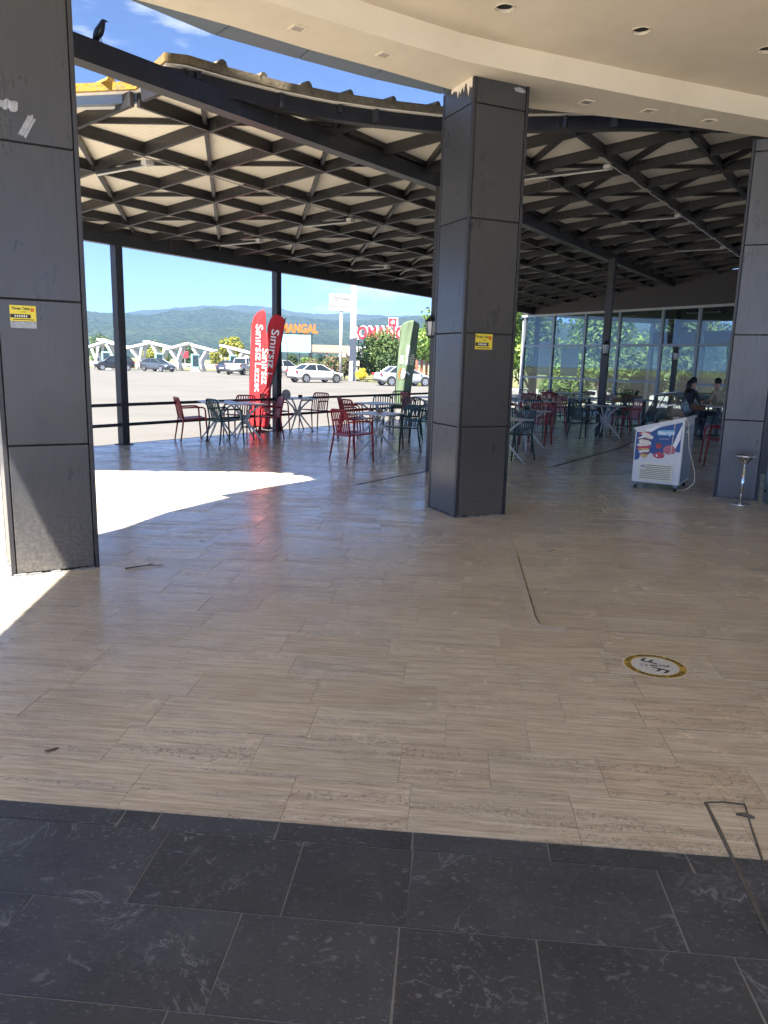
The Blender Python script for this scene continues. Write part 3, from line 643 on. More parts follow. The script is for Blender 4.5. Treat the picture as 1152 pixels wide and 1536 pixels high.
for x, z, w_, h, a in ((.18, 3.185, .11, .055, .1), (.285, 3.075, .05, .15, .5)):
    t_ = MB(); r_ = random.Random(int(x * 99)); vs_ = []
    for k in range(9): vs_ += [(-w_ / 2 + w_ * k / 8, -.003 - r_.random() * .008, -h / 2 + r_.uniform(-.012, .012)), (-w_ / 2 + w_ * k / 8, -.003 - r_.random() * .008, h / 2 + r_.uniform(-.012, .012))]
    t_.add(vs_, [(2 * k, 2 * k + 2, 2 * k + 3, 2 * k + 1) for k in range(8)], Matrix.Translation((x, -.004, z)) @ Matrix.Rotation(a, 4, 'Y')).build('peeled_tape', 'tape', colL)

# glass door and wall at the right edge of the picture
wl = thing('glass_door', 'aluminium framed glass door at the right edge beside the column', 'door', (4.745, 9.24, 0), rad(-100))
for z, h in ((.13, .24), (2.15, .10), (4.22, .10)): MB().box((.75, 0, z), (1.5, .05, h)).build('door_rail', 'alu', wl, bevel=.004)
for x in (.03, 1.47): MB().box((x, 0, 2.14), (.06, .054, 4.26)).build('door_stile', 'alu', wl, bevel=.004)
MB().box((.75, 0, 1.17), (1.38, .008, 1.82)).build('pane', 'glass', wl); MB().box((.75, 0, 3.18), (1.38, .008, 1.94)).build('pane', 'glass', wl)
MB().box((.15, -.012, .52), (.16, .004, .12)).build('paper_notice', 'paper', wl); MB().lathe([(.02, 0), (.02, .01)], 12, Matrix.Translation((.07, -.027, .16)) @ Matrix.Rotation(rad(90), 4, 'X')).build('lock', 'inkd', wl)
wall = thing('building_wall', 'dark wall of the building beyond the glass door', 'wall', (0, 0, 0))
MB().beam((5.55, 7.6, 2.14), (6.3, -3.2, 2.14), .2, 4.26).build('wall_panel', 'plaster', wall)  # unseen side wall, its beige set to bounce light under the canopy
MB().beam((5.3, 9.62, 2.14), (11.5, 11.2, 2.14), .2, 4.26).build('wall_panel', 'wall', wall)
MB().box((4.755, 9.345, 2.3), (.09, .06, 3.9), aR).build('dark_strip', 'trim', wall)  # narrow dark strip between the column and the door

# ================================================================== TERRACE ROOF (black steel grid under cream sheets)
SL = .091                                       # fall of the roof towards the car park
def zr(v): return 4.15 - SL * v                  # underside of the grid
GD, GW = .132, .048
rf = thing('terrace_roof', 'black steel grid roof with cream sheets covering the terrace tables', 'roof')
edge_in = [zz(246, 73, 4.38), zz(281, 79, 4.38), zz(345, 98, 4.39), zz(427, 119, 4.41), zz(500, 134, 4.43), zz(575, 145, 4.46), zz(668, 157, 4.49), zz(820, 167, 4.49), (3.4, 9.6), (6.0, 10.1), (10.0, 11.3), (13.2, 12.5)]
FAC0, FAC1 = Vector((5.12, 29.0)), Vector((9.95, 20.9))      # glass front of the dining hall
fdir = (FAC1 - FAC0).normalized(); FAC2 = FAC1 + fdir * 6.5
gab = [(-2.60, 8.18), (-3.4, 8.16), (-5.4, 8.0), (-7.6, 7.8)]
vout = 6.0
OUTL = uv(to_uv(-7.6, 7.8)[0], vout)
roof_poly = edge_in + [(FAC2.x + .3, FAC2.y), (FAC0.x + .35, FAC0.y + .2), uv(19.6, vout), OUTL] + gab[::-1]
def inset(P_, d):
    ar = sum(P_[i][0] * P_[(i + 1) % len(P_)][1] - P_[(i + 1) % len(P_)][0] * P_[i][1] for i in range(len(P_))); sg = 1 if ar > 0 else -1; out = []
    for i in range(len(P_)):
        e1 = (Vector(P_[i]) - Vector(P_[i - 1])).normalized(); e2 = (Vector(P_[(i + 1) % len(P_)]) - Vector(P_[i])).normalized(); n_ = Vector((-e1.y - e2.y, e1.x + e2.x)).normalized() * sg
        out.append((P_[i][0] + n_.x * d, P_[i][1] + n_.y * d))
    return out
me = poly_mesh(inset(roof_poly, .03), 0, .014)
for v in me.vertices:
    vv = to_uv(v.co.x, v.co.y)[1]; v.co.z += zr(vv) + GD + .005
# object axes turned so that the sheet's ribs run down the slope
Rm = Matrix.Translation((A0.x, A0.y, 0)) @ Matrix.Rotation(UA, 4, 'Z'); me.transform(Rm.inverted()); me.materials.append(M['sheet'])
so = link('roof_sheet', me, rf); so.matrix_basis = Rm
# weathered outer skin, its colour darkened for shadow, and its rolled ribs
me = poly_mesh(roof_poly, 0, .075)
for v in me.vertices: v.co.z += zr(to_uv(v.co.x, v.co.y)[1]) + GD + .0205
me.materials.append(M['edge']); link('roof_skin', me, rf)
def in_poly(x, y, P_):
    c = False; j = len(P_) - 1
    for i in range(len(P_)):
        if (P_[i][1] > y) != (P_[j][1] > y) and x < (P_[j][0] - P_[i][0]) * (y - P_[i][1]) / (P_[j][1] - P_[i][1]) + P_[i][0]: c = not c
        j = i
    return c
def spans(fix, along_u, P_, lo=-22, hi=24, st=.05):
    """stretches of a grid line that lie under the roof"""
    out = []; cur = None; t_ = lo
    while t_ <= hi:
        p = uv(t_, fix) if along_u else uv(fix, t_)
        if in_poly(p[0], p[1], P_):
            if cur is None: cur = t_
            last = t_
        elif cur is not None: out.append((cur, last)); cur = None
        t_ += st
    if cur is not None: out.append((cur, last))
    return [s for s in out if s[1] - s[0] > .25]
k = -30
for k in range(-1, 44):
    u = -3.95 + k * .46
    for a, b in spans(u, False, roof_poly):
        z0 = GD + .094; vs_ = []
        for v in (a - .04, b + .03):
            for du, dz in ((-.055, 0), (-.035, .035), (0, .045), (.035, .035), (.055, 0)):
                p = uv(u + du, v); vs_.append((p[0], p[1], zr(v) + z0 + dz))
        MB().add(vs_, [(0, 1, 6, 5), (1, 2, 7, 6), (2, 3, 8, 7), (3, 4, 9, 8), (4, 3, 2, 1, 0), (5, 6, 7, 8, 9), (0, 5, 9, 4)]).build('roof_rib', 'edge', rf, smooth=False)
def bar(p, q, vp, vq, w_, h, name, mat='steel', par=rf, lift=0.):
    return MB().beam((p[0], p[1], zr(vp) + lift + h / 2), (q[0], q[1], zr(vq) + lift + h / 2), w_, h).build(name, mat, par)
# rafters (down the slope) and purlins (along it), about a metre apart
UL = [-2.24 + 1.02 * k for k in range(-7, 24)]
for u in UL:
    for a, b in spans(u, False, roof_poly): bar(uv(u, a + .02), uv(u, b - .05), a + .02, b - .05, GW, GD, 'rafter')
VL = [1.0, 2.11, 3.1, 4.15, 5.1, -1.12, -2.09, -3.17, -4.2, -5.2, -6.2]
for v in VL:
    for a, b in spans(v, True, roof_poly): bar(uv(a + .03, v), uv(b - .03, v), v, v, GW - .004, GD - .006, 'purlin', lift=.004)
# flat bracing on both diagonals, tucked up under the sheets
for c in [2.04 * k for k in range(-12, 14)]:
    for sg in (1, -1):
        pts = []; t_ = -8.
        while t_ < 7:
            u, v = (c - 4.33 + t_, t_) if sg > 0 else (c - 2.26 - t_, t_)
            pts.append(((u, v), in_poly(*uv(u, v), roof_poly))); t_ += .05
        cur = None
        for (q, ok) in pts + [((0, 0), False)]:
            if ok and cur is None: cur = q
            if ok: last = q
            if not ok and cur is not None:
                if abs(last[1] - cur[1]) > .4: bar(uv(*cur), uv(*last), cur[1], last[1], .045, .075 if sg > 0 else .05, 'brace', lift=.052 if sg > 0 else .077)
                cur = None
# main girder, edge girders
def girder(pts, z0s, w_, h, name):
    mbx = MB()
    for (p, a), (q, b) in zip(list(zip(pts, z0s))[:-1], list(zip(pts, z0s))[1:]): mbx.beam((p[0], p[1], a + h / 2), (q[0], q[1], b + h / 2), w_, h)
    return mbx.build(name, 'steel', rf)
GL = [Vector(p) + V2 * .08 for p in ((-2.96, 6.24), (.59, 11.17), (5.14, 18.26), (9.1, 24.2))]
girder(GL, [3.965, 4.03, 4.03, 4.03], .16, .19, 'main_girder')
girder([uv(-2.2, .06), uv(16.0, .06)], [4.222, 4.222], .12, .075, 'upper_girder')
girder([uv(to_uv(-7.6, 7.8)[0], 5.86), uv(19.3, 5.86)], [3.46, 3.46], .14, .30, 'eaves_girder')
ein = []
for i, p in enumerate(edge_in[:-2]):
    q = Vector(p); nx = Vector(edge_in[min(i + 1, len(edge_in) - 1)]) - Vector(edge_in[max(i - 1, 0)]); nx.normalize(); q = q + Vector((-nx.y, nx.x)) * .13; ein.append((q.x, q.y))
ein = [tuple(p) for p in resample(ein, 34)]
mbx = MB(); rg = []
for i, p in enumerate(ein):
    d = (Vector(ein[min(i + 1, 33)]) - Vector(ein[max(i - 1, 0)])).normalized(); n_ = Vector((-d.y, d.x)); zb = zr(to_uv(*p)[1]) - .012
    a, b = Vector(p) + n_ * .06, Vector(p) - n_ * .06; rg.append([(a.x, a.y, zb), (b.x, b.y, zb), (b.x, b.y, zb + .155), (a.x, a.y, zb + .155)])
mbx.loft(rg).build('curved_girder', 'steel', rf, fix=True)
gp = [(-2.55, 8.27), (-3.4, 8.25), (-5.4, 8.09), (-7.5, 7.91)]
for p, q in zip(gp[:-1], gp[1:]): MB().beam((p[0], p[1], zr(to_uv(*p)[1]) + .13), (q[0], q[1], zr(to_uv(*q)[1]) + .13), .05, .15).build('gable_fascia', 'fascia', rf)
MB().tube([(-2.75, 8.33, 4.09), (-4.2, 8.24, 4.0)], .020, 8).build('lamp_tube', 'tube', rf)
# posts
for (x, y), z1, w_ in (((.70, 11.22), 4.03, .14), (uv(8.05, .06), 4.03, .15), (uv(14.6, .06), 4.03, .15)):
    MB().box((x, y, z1 / 2), (w_, w_, z1), UA).build('post', 'steel', rf, bevel=.006)
for u in (-.93, 3.18, 11.8, 17.6):
    x, y = uv(u, 5.86); p_ = MB().box((x, y, 1.73), (.15, .15, 3.46), UA).build('post', 'steel', rf, bevel=.006)
    MB().box((x, y, .006), (.24, .24, .012), UA).build('base_plate', 'steel', p_)
# conduits with droppers and strip lamps under the grid
for v, u0, u1 in ((2.11, -3.4, 12), (4.15, .5, 12), (-2.09, .75, 12)):
    z = zr(v); pts = []; u = u0; r_ = random.Random(int(v * 10))
    while u < u1: p = uv(u, v + .035); pts.append((p[0], p[1], z - .012 - r_.random() * .010)); u += .32
    cd_ = MB().tube(pts, .009, 6).build('conduit', 'conduit', rf)
    u = u0 + .2
    while u < u1:
        p = uv(u, v + .036); MB().tube([(p[0], p[1], z - .01), (p[0], p[1], z + .10), (p[0] + .02, p[1], z + .14)], .004, 5).build('cable_tie', 'conduit', cd_); u += .49
def strip_lamp(u, v, dv):
    z = zr(v + dv / 2) - .045; a, b = uv(u + .05, v), uv(u + .05, v + dv)
    o_ = MB().beam((a[0], a[1], z), (b[0], b[1], z), .06, .035).build('strip_lamp', 'trim', rf)
    MB().tube([(a[0], a[1], z - .024), (b[0], b[1], z - .024)], .013, 8).build('lamp_tube', 'tube', o_)
    MB().box((a[0], a[1], z + .005), (.12, .09, .05), UA).build('junction_box', 'conduit', o_)
for u, v, dv in ((-3.28, 2.11, .98), (.80, 2.11, 1.0), (.80, 4.15, 1.0), (4.9, 4.15, .95), (.95, -2.09, 1.2), (4.8, -2.09, 1.0), (8.8, -2.09, 1.0), (6.9, 2.11, 1.)): strip_lamp(u, v, dv)

# ------------------------------------------------------------------ railing along the terrace edge
rl = thing('railing', 'black two bar railing between the roof posts at the car park edge', 'railing')
for z in (.72, .36):
    for u0, u1 in ((-9.5, -1.01), (-.85, 3.10), (3.26, 11.72)):
        a, b = uv(u0, 5.86), uv(u1, 5.86); MB().beam((a[0], a[1], z), (b[0], b[1], z), .045, .055).build('bar', 'steel', rl)
for u in (8.6,): a = uv(u, 5.86); MB().box((a[0], a[1], .37), (.05, .05, .74), UA).build('baluster', 'steel', rl)
MB().lathe([(.05, .72), (.09, .74), (.11, .82), (.08, .90), (.03, .93)], 10, T3((*uv(3.42, 5.80), 0))).build('grey_rag', 'conduit', rl)

# ------------------------------------------------------------------ lanterns on the posts
def lantern(loc, rz, label):
    t_ = thing('wall_lantern', label, 'lantern', loc, rz, 'lanterns on the roof posts')
    MB().tube([(0, .10, .06), (0, .06, .14), (0, .0, .15), (0, 0, .11)], .010, 8).build('bracket', 'trim', t_); MB().box((0, .105, .05), (.05, .012, .16)).build('back_plate', 'trim', t_)
    MB().lathe([(.005, .13), (.02, .11), (.095, .05), (.10, .04)], 6).build('cap', 'trim', t_)
    MB().lathe([(.050, -.15), (.078, .038)], 6).build('glass', 'lglass', t_)
    for k in range(6):
        a = 2 * math.pi * k / 6; MB().tube([(.051 * math.cos(a), .051 * math.sin(a), -.15), (.080 * math.cos(a), .080 * math.sin(a), .04)], .006, 5).build('bar', 'trim', t_)
    MB().lathe([(.02, -.19), (.056, -.165), (.056, -.15)], 6).build('base', 'trim', t_); return t_
lantern((.60, 11.03, 2.14), rad(-20), 'black six sided lantern beside the green flag')
x, y = uv(8.05, .06); lantern((x - .05, y - .17, 2.08), rad(-20), 'black lantern on the roof post behind the green chair')
x, y = uv(14.6, .06); lantern((x - .05, y - .17, 2.05), rad(-20), 'black lantern on the post beside the open glass doorway')
sc = thing('security_camera', 'small black security camera high on the post by the doorway', 'camera', (uv(14.6, .06)[0] - .02, uv(14.6, .06)[1] - .12, 2.85), rad(-30))
MB().tube([(0, .05, 0), (-.1, 0, .02), (-.22, -.02, .06), (-.22, -.02, -.22)], .025, 7).build('arm', 'trim', sc); MB().box((.18, -.03, -.05), (.26, .09, .09)).build('housing', 'trim', sc, bevel=.01)

# ================================================================== GLASS FRONTED DINING HALL
hall = thing('dining_hall', 'glass fronted dining hall with grey aluminium frames behind the tables', 'building')
fn = Vector((-fdir.y, fdir.x))                    # towards the inside
if fn.x < 0: fn = -fn
def fp(s, d=0.): q = FAC0 + fdir * s + fn * d; return q
def fbar(s0, s1, z0, z1, name, d=0., th=.07, mat='alu'):
    a, b = fp(s0, d), fp(s1, d); return MB().beam((a.x, a.y, (z0 + z1) / 2), (b.x, b.y, (z0 + z1) / 2), th, z1 - z0).build(name, mat, hall)
LF = 15.2
fbar(-.1, LF, 3.44, 4.35, 'fascia_band', 0, .10, 'wall'); fbar(-.15, LF, 3.37, 3.44, 'top_rail', 0, .13, 'white_post')
MULL = [0, 1.55, 3.1, 4.6, 6.3, 7.6, 9.1, 10.6, 12.1, 13.6, 15.1]
DOOR = (6.3, 7.6)
for s in MULL: q = fp(s); MB().box((q.x, q.y, 1.685), (.09, .09, 3.37), math.atan2(fdir.y, fdir.x)).build('mullion', 'alu', hall)
q = fp(-.1); MB().box((q.x, q.y, 1.6), (.06, .06, 3.3), math.atan2(fdir.y, fdir.x)).build('gutter_pipe', 'orange' if False else 'white_post', hall)
for s0, s1 in zip(MULL[:-1], MULL[1:]):
    isdoor = abs(s0 - DOOR[0]) < .01
    fbar(s0 + .05, s1 - .05, 2.28, 2.36, 'transom')
    if not isdoor:
        fbar(s0 + .05, s1 - .05, 1.16, 1.23, 'transom'); fbar(s0 + .05, s1 - .05, .02, .10, 'transom')
        fbar(s0 + .05, s1 - .05, 1.23, 2.28, 'pane', 0, .008, 'glass'); fbar(s0 + .05, s1 - .05, .10, 1.16, 'pane', 0, .008, 'glass')
    fbar(s0 + .05, s1 - .05, 2.36, 3.37, 'pane', 0, .008, 'glass')
for k, (s0, s1) in enumerate(((.55, 1.15), (1.75, 2.6))):
    fbar(s0, s1, 1.28, 2.24 + .25 * (k == 0), 'notice_sheet', .25, .01, 'paper')
# the far side of the hall: floor, ceiling, rear glazing
DEP = 7.0
pl = [fp(0), fp(LF), fp(LF, DEP), fp(0, DEP)]
MB().prism([(p.x, p.y) for p in pl], 3.46, 3.6).build('hall_ceiling', 'wall', hall)
MB().prism([(p.x, p.y) for p in [fp(-.05), fp(LF), fp(LF, DEP + .2), fp(-.05, DEP + .2)]], -.3, .004).build('hall_floor', 'concrete', hall)
for s in (0, 2.5, 5, 7.5, 10, 12.5, 15): q = fp(s, DEP); MB().box((q.x, q.y, 1.73), (.16, .16, 3.44), math.atan2(fdir.y, fdir.x)).build('rear_post', 'alu', hall)
fbar(0, LF, .5, .62, 'rear_rail', DEP); fbar(0, LF, 2.6, 3.1, 'rear_lintel', DEP, .1, 'wall'); fbar(0, LF, .62, 2.6, 'rear_pane', DEP, .008, 'glass')
for s in (2.0, 5.4, 9.0, 12.0):
    for d in (2.2, 4.6): a, b = fp(s, d), fp(s + 1.2, d); MB().beam((a.x, a.y, 3.42), (b.x, b.y, 3.42), .14, .05).build('strip_lamp', 'tube', hall)

# ================================================================== TABLES AND CHAIRS
def make_chair(name, mat):
    """slatted plastic armchair, facing +y"""
    t_ = thing(name, 'x', 'chair', (0, 0, -50))
    r = .0145
    for s in (-1, 1):
        MB().tube([(s * .255, -.275, 0), (s * .235, -.225, .30), (s * .222, -.205, .46)], [.013, .017, .016], 7).build('leg', mat, t_, smooth=True)
        MB().tube([(s * .265, .245, 0), (s * .258, .215, .44), (s * .255, .205, .60)], [.013, .017, .016], 7).build('leg', mat, t_, smooth=True)
        MB().tube([(s * .255, .205, .59), (s * .255, .195, .635), (s * .252, .15, .655), (s * .245, .0, .655), (s * .228, -.235, .645)], .0155, 7).build('armrest', mat, t_, smooth=True)
    # seat: shallow dished plate with rounded corners
    sv = []; nx, ny = 8, 8
    for j in range(ny + 1):
        for i in range(nx + 1):
            a, b = i / nx * 2 - 1, j / ny * 2 - 1; w_ = .235 - .012 * abs(b) ** 4 - (.02 if b < 0 else 0) * -b
            sv.append((a * w_, b * .225, .452 + .014 * b - .014 * (1 - a * a) * (1 - b * b * .6)))
    n1 = (nx + 1) * (ny + 1); bot = [(x, y, z - .022) for x, y, z in sv]
    fs = []
    for j in range(ny):
        for i in range(nx):
            k = j * (nx + 1) + i; fs += [(k, k + 1, k + nx + 2, k + nx + 1), (n1 + k, n1 + k + nx + 1, n1 + k + nx + 2, n1 + k + 1)]
    rim = [i for i in range(nx + 1)] + [(j + 1) * (nx + 1) - 1 for j in range(1, ny + 1)] + [ny * (nx + 1) + i for i in range(nx - 1, -1, -1)] + [j * (nx + 1) for j in range(ny - 1, 0, -1)]
    for q in range(len(rim)): a, b = rim[q], rim[(q + 1) % len(rim)]; fs.append((a, n1 + a, n1 + b, b))
    MB().add(sv + bot, fs).build('seat', mat, t_, smooth=False, fix=True)
    pts = [(-.222, -.205, .45), (-.222, -.235, .62), (-.215, -.272, .77), (-.200, -.285, .812), (-.165, -.290, .828), (0, -.298, .832), (.165, -.290, .828), (.200, -.285, .812), (.215, -.272, .77), (.222, -.235, .62), (.222, -.205, .45)]
    bk = MB().tube(pts, .0155, 7).build('backrest', mat, t_, smooth=True)
    for k in range(7):
        x = -.162 + .054 * k; bow = .012 * (1 - (x / .17) ** 2)
        rg = [[(x * q - .0115, y - bow * .6, z), (x * q + .0115, y - bow * .6, z), (x * q + .0115, y + .010 - bow * .6, z), (x * q - .0115, y + .010 - bow * .6, z)] for q, y, z in ((.92, -.203, .445), (.95, -.222, .56), (1., -.250, .68), (1.02, -.283, .825))]
        MB().loft(rg).build('slat', mat, bk)
    return t_
chairs = {'red': make_chair('red_chair', 'red'), 'green': make_chair('green_chair', 'green')}
def make_windsor():
    t_ = thing('wooden_chair', 'x', 'chair', (0, 0, -50))
    for s in (-1, 1):
        MB().tube([(s * .22, -.24, 0), (s * .17, -.17, .44)], [.013, .018], 7).build('leg', 'blackw', t_, smooth=True); MB().tube([(s * .22, .23, 0), (s * .17, .17, .44)], [.013, .018], 7).build('leg', 'blackw', t_, smooth=True)
    MB().prism([(-.22, -.2), (-.12, -.235), (.12, -.235), (.22, -.2), (.235, .1), (.19, .215), (-.19, .215), (-.235, .1)], .44, .475).build('seat', 'blackw', t_, bevel=.008)
    bk = thing('tmp', 'x', 'x'); bpy.data.objects.remove(bk)
    rg = [[(x, -.25 - .05 * (1 - (x / .25) ** 2), .69), (x, -.27 - .05 * (1 - (x / .25) ** 2), .69), (x, -.285 - .05 * (1 - (x / .25) ** 2), .80 + .02 * (1 - (x / .25) ** 2)), (x, -.265 - .05 * (1 - (x / .25) ** 2), .80 + .02 * (1 - (x / .25) ** 2))] for x in [-.25 + .0625 * k for k in range(9)]]
    bk = MB().loft(rg).build('backrest', 'wood', t_, fix=True)
    for k in range(7):
        x = -.19 + .0633 * k; MB().tube([(x * .85, -.20, .47), (x * 1.08, -.255 - .05 * (1 - (x / .25) ** 2), .71)], .008, 5).build('spindle', 'blackw', bk)
    return t_
chairs['wood'] = make_windsor()
def make_table():
    t_ = thing('square_table', 'x', 'table', (0, 0, -50))
    MB().box((0, 0, .735), (.70, .70, .022)).build('table_top', 'tabletop', t_, bevel=.012)
    for k in range(4):
        a = rad(45 + 90 * k); c, s = math.cos(a), math.sin(a)
        l_ = MB().tube([(.40 * c, .40 * s, 0), (.20 * c, .20 * s, .22), (.05 * c, .05 * s, .40)], [.014, .019, .024], 8).build('leg', 'tleg', t_, smooth=True)
        MB().tube([(.04 * c, .04 * s, .40), (.10 * c, .10 * s, .52), (.22 * c, .22 * s, .64), (.33 * c, .33 * s, .722)], [.026, .021, .019, .019], 8).build('arm', 'tleg', l_, smooth=True)
    MB().lathe([(.03, .34), (.055, .38), (.055, .43), (.03, .47)], 12).build('hub', 'tleg', t_, smooth=True)
    return t_
def make_pedestal():
    t_ = thing('pedestal_table', 'x', 'table', (0, 0, -50))
    MB().box((0, 0, .735), (1.15, .72, .025)).build('table_top', 'tabletop', t_, bevel=.01)
    for x in (-.33, .33):
        MB().box((x, 0, .37), (.07, .07, .70)).build('leg', 'blackw', t_, bevel=.006)
    b = MB(); b.box((-.33, 0, .014), (.07, .58, .028)); b.box((.33, 0, .014), (.07, .58, .028)); b.box((0, 0, .012), (.6, .05, .022)).build('foot_bar', 'blackw', t_)
    return t_
tab0 = make_table(); ped0 = make_pedestal()
USED = set(); LOOK = {}
def place(proto, x, y, deg, label, group):
    if proto.name not in USED:
        USED.add(proto.name); o = proto; o.location = (x, y, .0012); o.rotation_euler = (0, 0, rad(deg))
    else: o = copy_tree(proto, None, (x, y, .0012), rad(deg))
    o['label'] = label; o['group'] = group; return o
CH, TB = 'slatted armchairs on the terrace', 'square tables on the terrace'
R_, G_, W_ = chairs['red'], chairs['green'], chairs['wood']
# deg: direction the chair faces (0 = +y, away from the camera; -90 = +x, to the right)
place(tab0, -3.35, 15.05, 28, 'square pale table beside the railing, nearest the left roof post', TB)
place(tab0, -2.76, 14.70, 28, 'square pale table pushed against the leftmost table', TB)
place(R_, -3.78, 14.62, -62, 'red slatted chair furthest left, nearest the left roof post', CH)
place(G_, -3.06, 14.32, -48, 'green slatted chair with its back to the camera by the railing', CH)
place(R_, -3.05, 15.72, 165, 'red slatted chair facing the camera behind the left tables', CH)
place(R_, -2.42, 15.38, 112, 'red slatted chair in front of the foot of the red flags', CH)
place(tab0, -2.05, 17.35, 30, 'square pale table just right of the red flags', TB)
place(R_, -2.52, 17.10, -60, 'red slatted chair between the red flags and a table', CH)
place(R_, -1.72, 17.95, 150, 'red slatted chair right of the red flags, by the railing', CH)
place(tab0, -.14, 12.82, 62, 'square pale table in front of the middle column, with the nearest red chair', TB)
place(R_, -.55, 12.26, -52, 'red slatted chair nearest the camera', CH)
place(G_, .27, 13.72, 128, 'green slatted chair behind the table of the nearest red chair', CH)
place(tab0, -.20, 16.0, 45, 'square pale table between two red and three green chairs', TB)
place(R_, -.62, 15.55, -50, 'red slatted chair directly behind the nearest red chair', CH)
place(R_, -.78, 16.75, -95, 'red slatted chair far behind the nearest one, against the railing', CH)
place(G_, -.10, 17.1, 178, 'green slatted chair facing the camera by the railing', CH)
place(G_, .42, 16.75, 150, 'green slatted chair left of the green flag foot', CH)
place(G_, .60, 15.5, 110, 'green slatted chair close to the lantern post', CH)
place(tab0, 1.15, 19.6, 30, 'square pale table at the foot of the green flag', TB)
place(R_, .70, 19.9, -60, 'red slatted chair under the green flag', CH)
place(G_, .35, 20.4, 175, 'green slatted chair at the railing under the green flag', CH)
# right of the middle column
place(tab0, 1.90, 12.35, 40, 'square pale table half hidden by the middle column', TB)
place(G_, 2.22, 13.05, -60 + 180, 'green slatted chair beside the right edge of the middle column', CH)
place(tab0, 2.72, 14.75, 40, 'square pale table with a green and a red chair right of the column', TB)
place(R_, 3.10, 15.55, 150, 'red slatted chair closest to the camera right of the column', CH)
place(G_, 2.38, 14.05, -40, 'green slatted chair with its back to the middle column', CH)
place(tab0, 3.72, 18.75, 40, 'square pale table behind the two red chairs right of the column', TB)
place(R_, 4.28, 19.55, 125, 'red slatted chair left of the wooden chair', CH)
place(R_, 3.05, 18.6, -80, 'red slatted chair showing past the column edge', CH)
place(R_, 3.95, 21.0, 170, 'red slatted chair facing the camera in the third row', CH)
place(tab0, 3.9, 22.4, 40, 'square pale table in the third row by the column', TB)
place(G_, 4.55, 17.35, -70, 'green slatted chair in the middle of the right hand floor', CH)
place(tab0, 5.07, 17.62, 15, 'square pale table in front of the right roof post', TB)
place(R_, 5.72, 18.05, 100, 'red slatted chair right of the roof post table', CH)
PT = 'pedestal tables near the glass front'; WC = 'wooden chairs near the glass front'
place(ped0, 5.55, 21.9, 20, 'pale top table on dark legs behind the green chair', PT)
place(W_, 4.98, 21.9, -95, 'wooden chair with brown back rail behind the green chair', WC)
place(W_, 6.35, 22.3, 120, 'wooden chair at the right end of the pale top table', WC)
place(ped0, 5.9, 25.2, 20, 'long pale table furthest back by the glass', PT)
place(G_, 4.75, 25.3, -60, 'green slatted chair at the left end of the far table', CH)
place(G_, 5.25, 25.0, -20, 'green slatted chair with its back to us at the far table', CH)
place(G_, 6.1, 26.6, 150, 'green slatted chair facing us in the far row, leftmost', CH)
place(G_, 6.72, 26.6, 160, 'green slatted chair facing us in the far row, middle', CH)
place(G_, 7.55, 26.0, 140, 'green slatted chair facing us in the far row, nearest the post', CH)
place(ped0, 6.95, 21.3, 20, 'pale top table left of the ice cream freezer lid', PT)
place(W_, 6.45, 20.7, -30, 'wooden chair between the red chair and the freezer', WC)
place(W_, 7.2, 22.2, 160, 'wooden chair behind the freezer near the doorway', WC)
place(ped0, 7.95, 18.75, 20, 'pale top table in front of the two seated people', PT)
place(W_, 7.25, 17.85, -25, 'wooden chair with brown back rail right of the freezer', WC)
place(R_, 5.72, 12.9, 75, 'red slatted chair half hidden by the right column', CH)
place(W_, 6.55, 25.2, 140, 'wooden chair just left of the open doorway', WC)
place(W_, 5.15, 23.6, -30, 'wooden chair between the far table and the pale top table', WC)
place(G_, 6.0, 19.6, 30, 'green slatted chair left of the freezer lid', CH)
place(R_, 4.75, 22.9, 150, 'red slatted chair in front of the far green chairs', CH)
place(G_, 3.45, 17.6, -20, 'green slatted chair with its back to us between two red chairs', CH)
place(G_, 7.9, 17.5, 10, 'dark green chair with its back to us before the seated people', CH)
chn = 'wooden chairs of the seated people'
place(W_, 7.78, 19.72, -72, 'wooden chair the person in the dark top sits on', chn)
place(W_, 8.60, 19.75, 35, 'wooden chair the person in the beige shirt sits on', chn)
nap = tag(MB().box((0, 0, .03), (.09, .07, .06)).build('napkin_holder', 'wood', None, (-.12, 12.95, .748)), 'small brown napkin holder on the table by the nearest red chair', 'napkin holder')
for (x_, y_, lab_) in ((-3.3, 15.1, 'dark ashtray on the leftmost table'), (2.75, 14.8, 'dark ashtray on the table right of the column'), (5.1, 17.6, 'dark ashtray on the table before the roof post')):
    tag(MB().lathe([(.045, 0), (.055, .012), (.052, .03), (.044, .03), (.040, .012), (.01, .010)], 16).build('ashtray', 'inkd', None, (x_, y_, .747)), lab_, 'ashtray')
nap2 = tag(MB().box((0, 0, .03), (.09, .07, .06)).build('napkin_holder', 'inkd', None, (-2.0, 17.5, .748)), 'dark napkin holder on the table right of the red flags', 'napkin holder')

